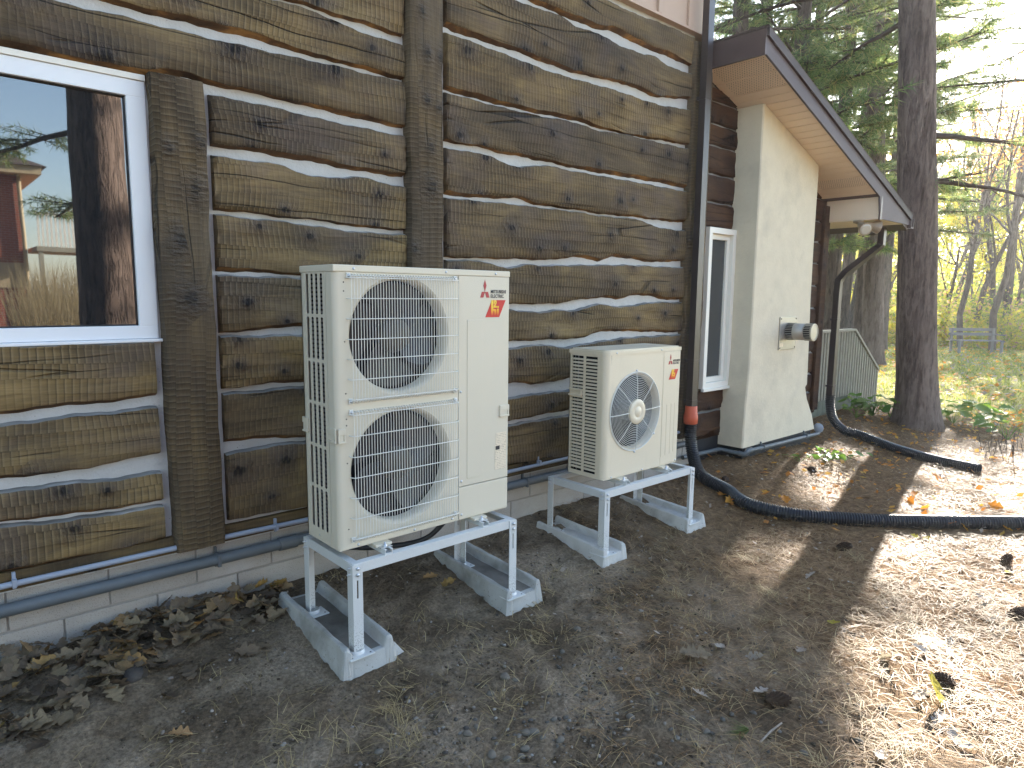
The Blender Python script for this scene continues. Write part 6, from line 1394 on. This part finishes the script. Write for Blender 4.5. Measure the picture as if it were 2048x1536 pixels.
MB().add([(-14.8, -22.3, 5.15), (2.4, -22.3, 5.15), (2.4, -34.6, 5.15), (-14.8, -34.6, 5.15), (-8.0, -28.4, 8.2), (-4.0, -28.4, 8.2)], [(0, 1, 5, 4), (1, 2, 5), (2, 3, 4, 5), (3, 0, 4)]).build('roof', 'shingle', bh)
MB().tube([(1.70, -22.9, 4.9), (1.70, -22.9, -0.8)], 0.06, 8).build('drain', 'tan', bh)
dk = empty('raised_deck', (3.2, -22.5, -0.8)); tag(dk, 'raised deck with pale balusters mirrored in the big window', 'deck')
MB().box(1.9, 3.3, -24, -21.8, 2.45, 2.6).build('deck_floor', 'railwood', dk)
MB().box(1.9, 3.3, -21.86, -21.78, 3.58, 3.66).build('top_rail', 'vinyl2', dk)
for k in range(12): MB().box(1.95+k*0.115, 2.0+k*0.115, -21.84, -21.80, 2.6, 3.58).build('baluster', 'vinyl2', dk)
for x in (2.0, 3.2): MB().box(x-0.06, x+0.06, -21.95, -21.83, -1.0, 2.45).build('post', 'railwood', dk)
def stalks(name, n, x0, x1, y0, y1, h, label):
    r_ = np.random.RandomState(9); X, Y = r_.uniform(x0, x1, n), r_.uniform(y0, y1, n); P = np.stack([X, Y, ground_h(X, Y)], 1); D = np.stack([r_.normal(0, 0.16, n), r_.normal(0, 0.16, n), np.ones(n)], 1); L = h*r_.uniform(0.5, 1.1, (n, 1)); s = np.stack([np.ones(n), np.zeros(n), np.zeros(n)], 1)*0.016
    V = np.stack([P-s, P+s, P+D*L], 1).reshape(-1, 3); return tag(np_mesh(name, V, np.arange(len(V)).reshape(-1, 3), 'deadgrass'), label, 'dry grass', kind='stuff')
stalks('dry_grass', 2600, 0.8, 4.2, -18.5, -14.5, 2.5, 'tall dry ornamental grass mirrored in the big window')
fn_ = empty('picket_fence', (4.5, -21, -0.8)); tag(fn_, 'low grey picket fence mirrored in the big window', 'fence')
for k in range(16): MB().box(3.6+k*0.16, 3.68+k*0.16, -21.02, -20.98, -0.9, 0.75).build('picket', 'railwood', fn_)
MB().box(3.6, 6.2, -20.98, -20.95, 0.45, 0.55).build('fence_rail', 'railwood', fn_)

# ------------------------------------------------------------------ thin haze added to brighten the background like sun glare
hz = G('glare_haze'); hz.t.nodes.remove(hz.b); pv = hz.n('VolumePrincipled'); pv.inputs['Density'].default_value = 0.0011; pv.inputs['Anisotropy'].default_value = 0.5
pv.inputs['Color'].default_value = (0.97, 0.98, 1.0, 1); hz.t.links.new(pv.outputs[0], hz.out.inputs['Volume'])
hb = MB().box(-440, 440, -440, 440, -3.5, 27.0).build('haze', hz.m); tag(hb, 'thin haze added over the yard and wood to imitate sun glare', 'haze', kind='stuff')
SC.cycles.volume_bounces = 0; SC.cycles.volume_step_rate = 5; SC.cycles.volume_max_steps = 64
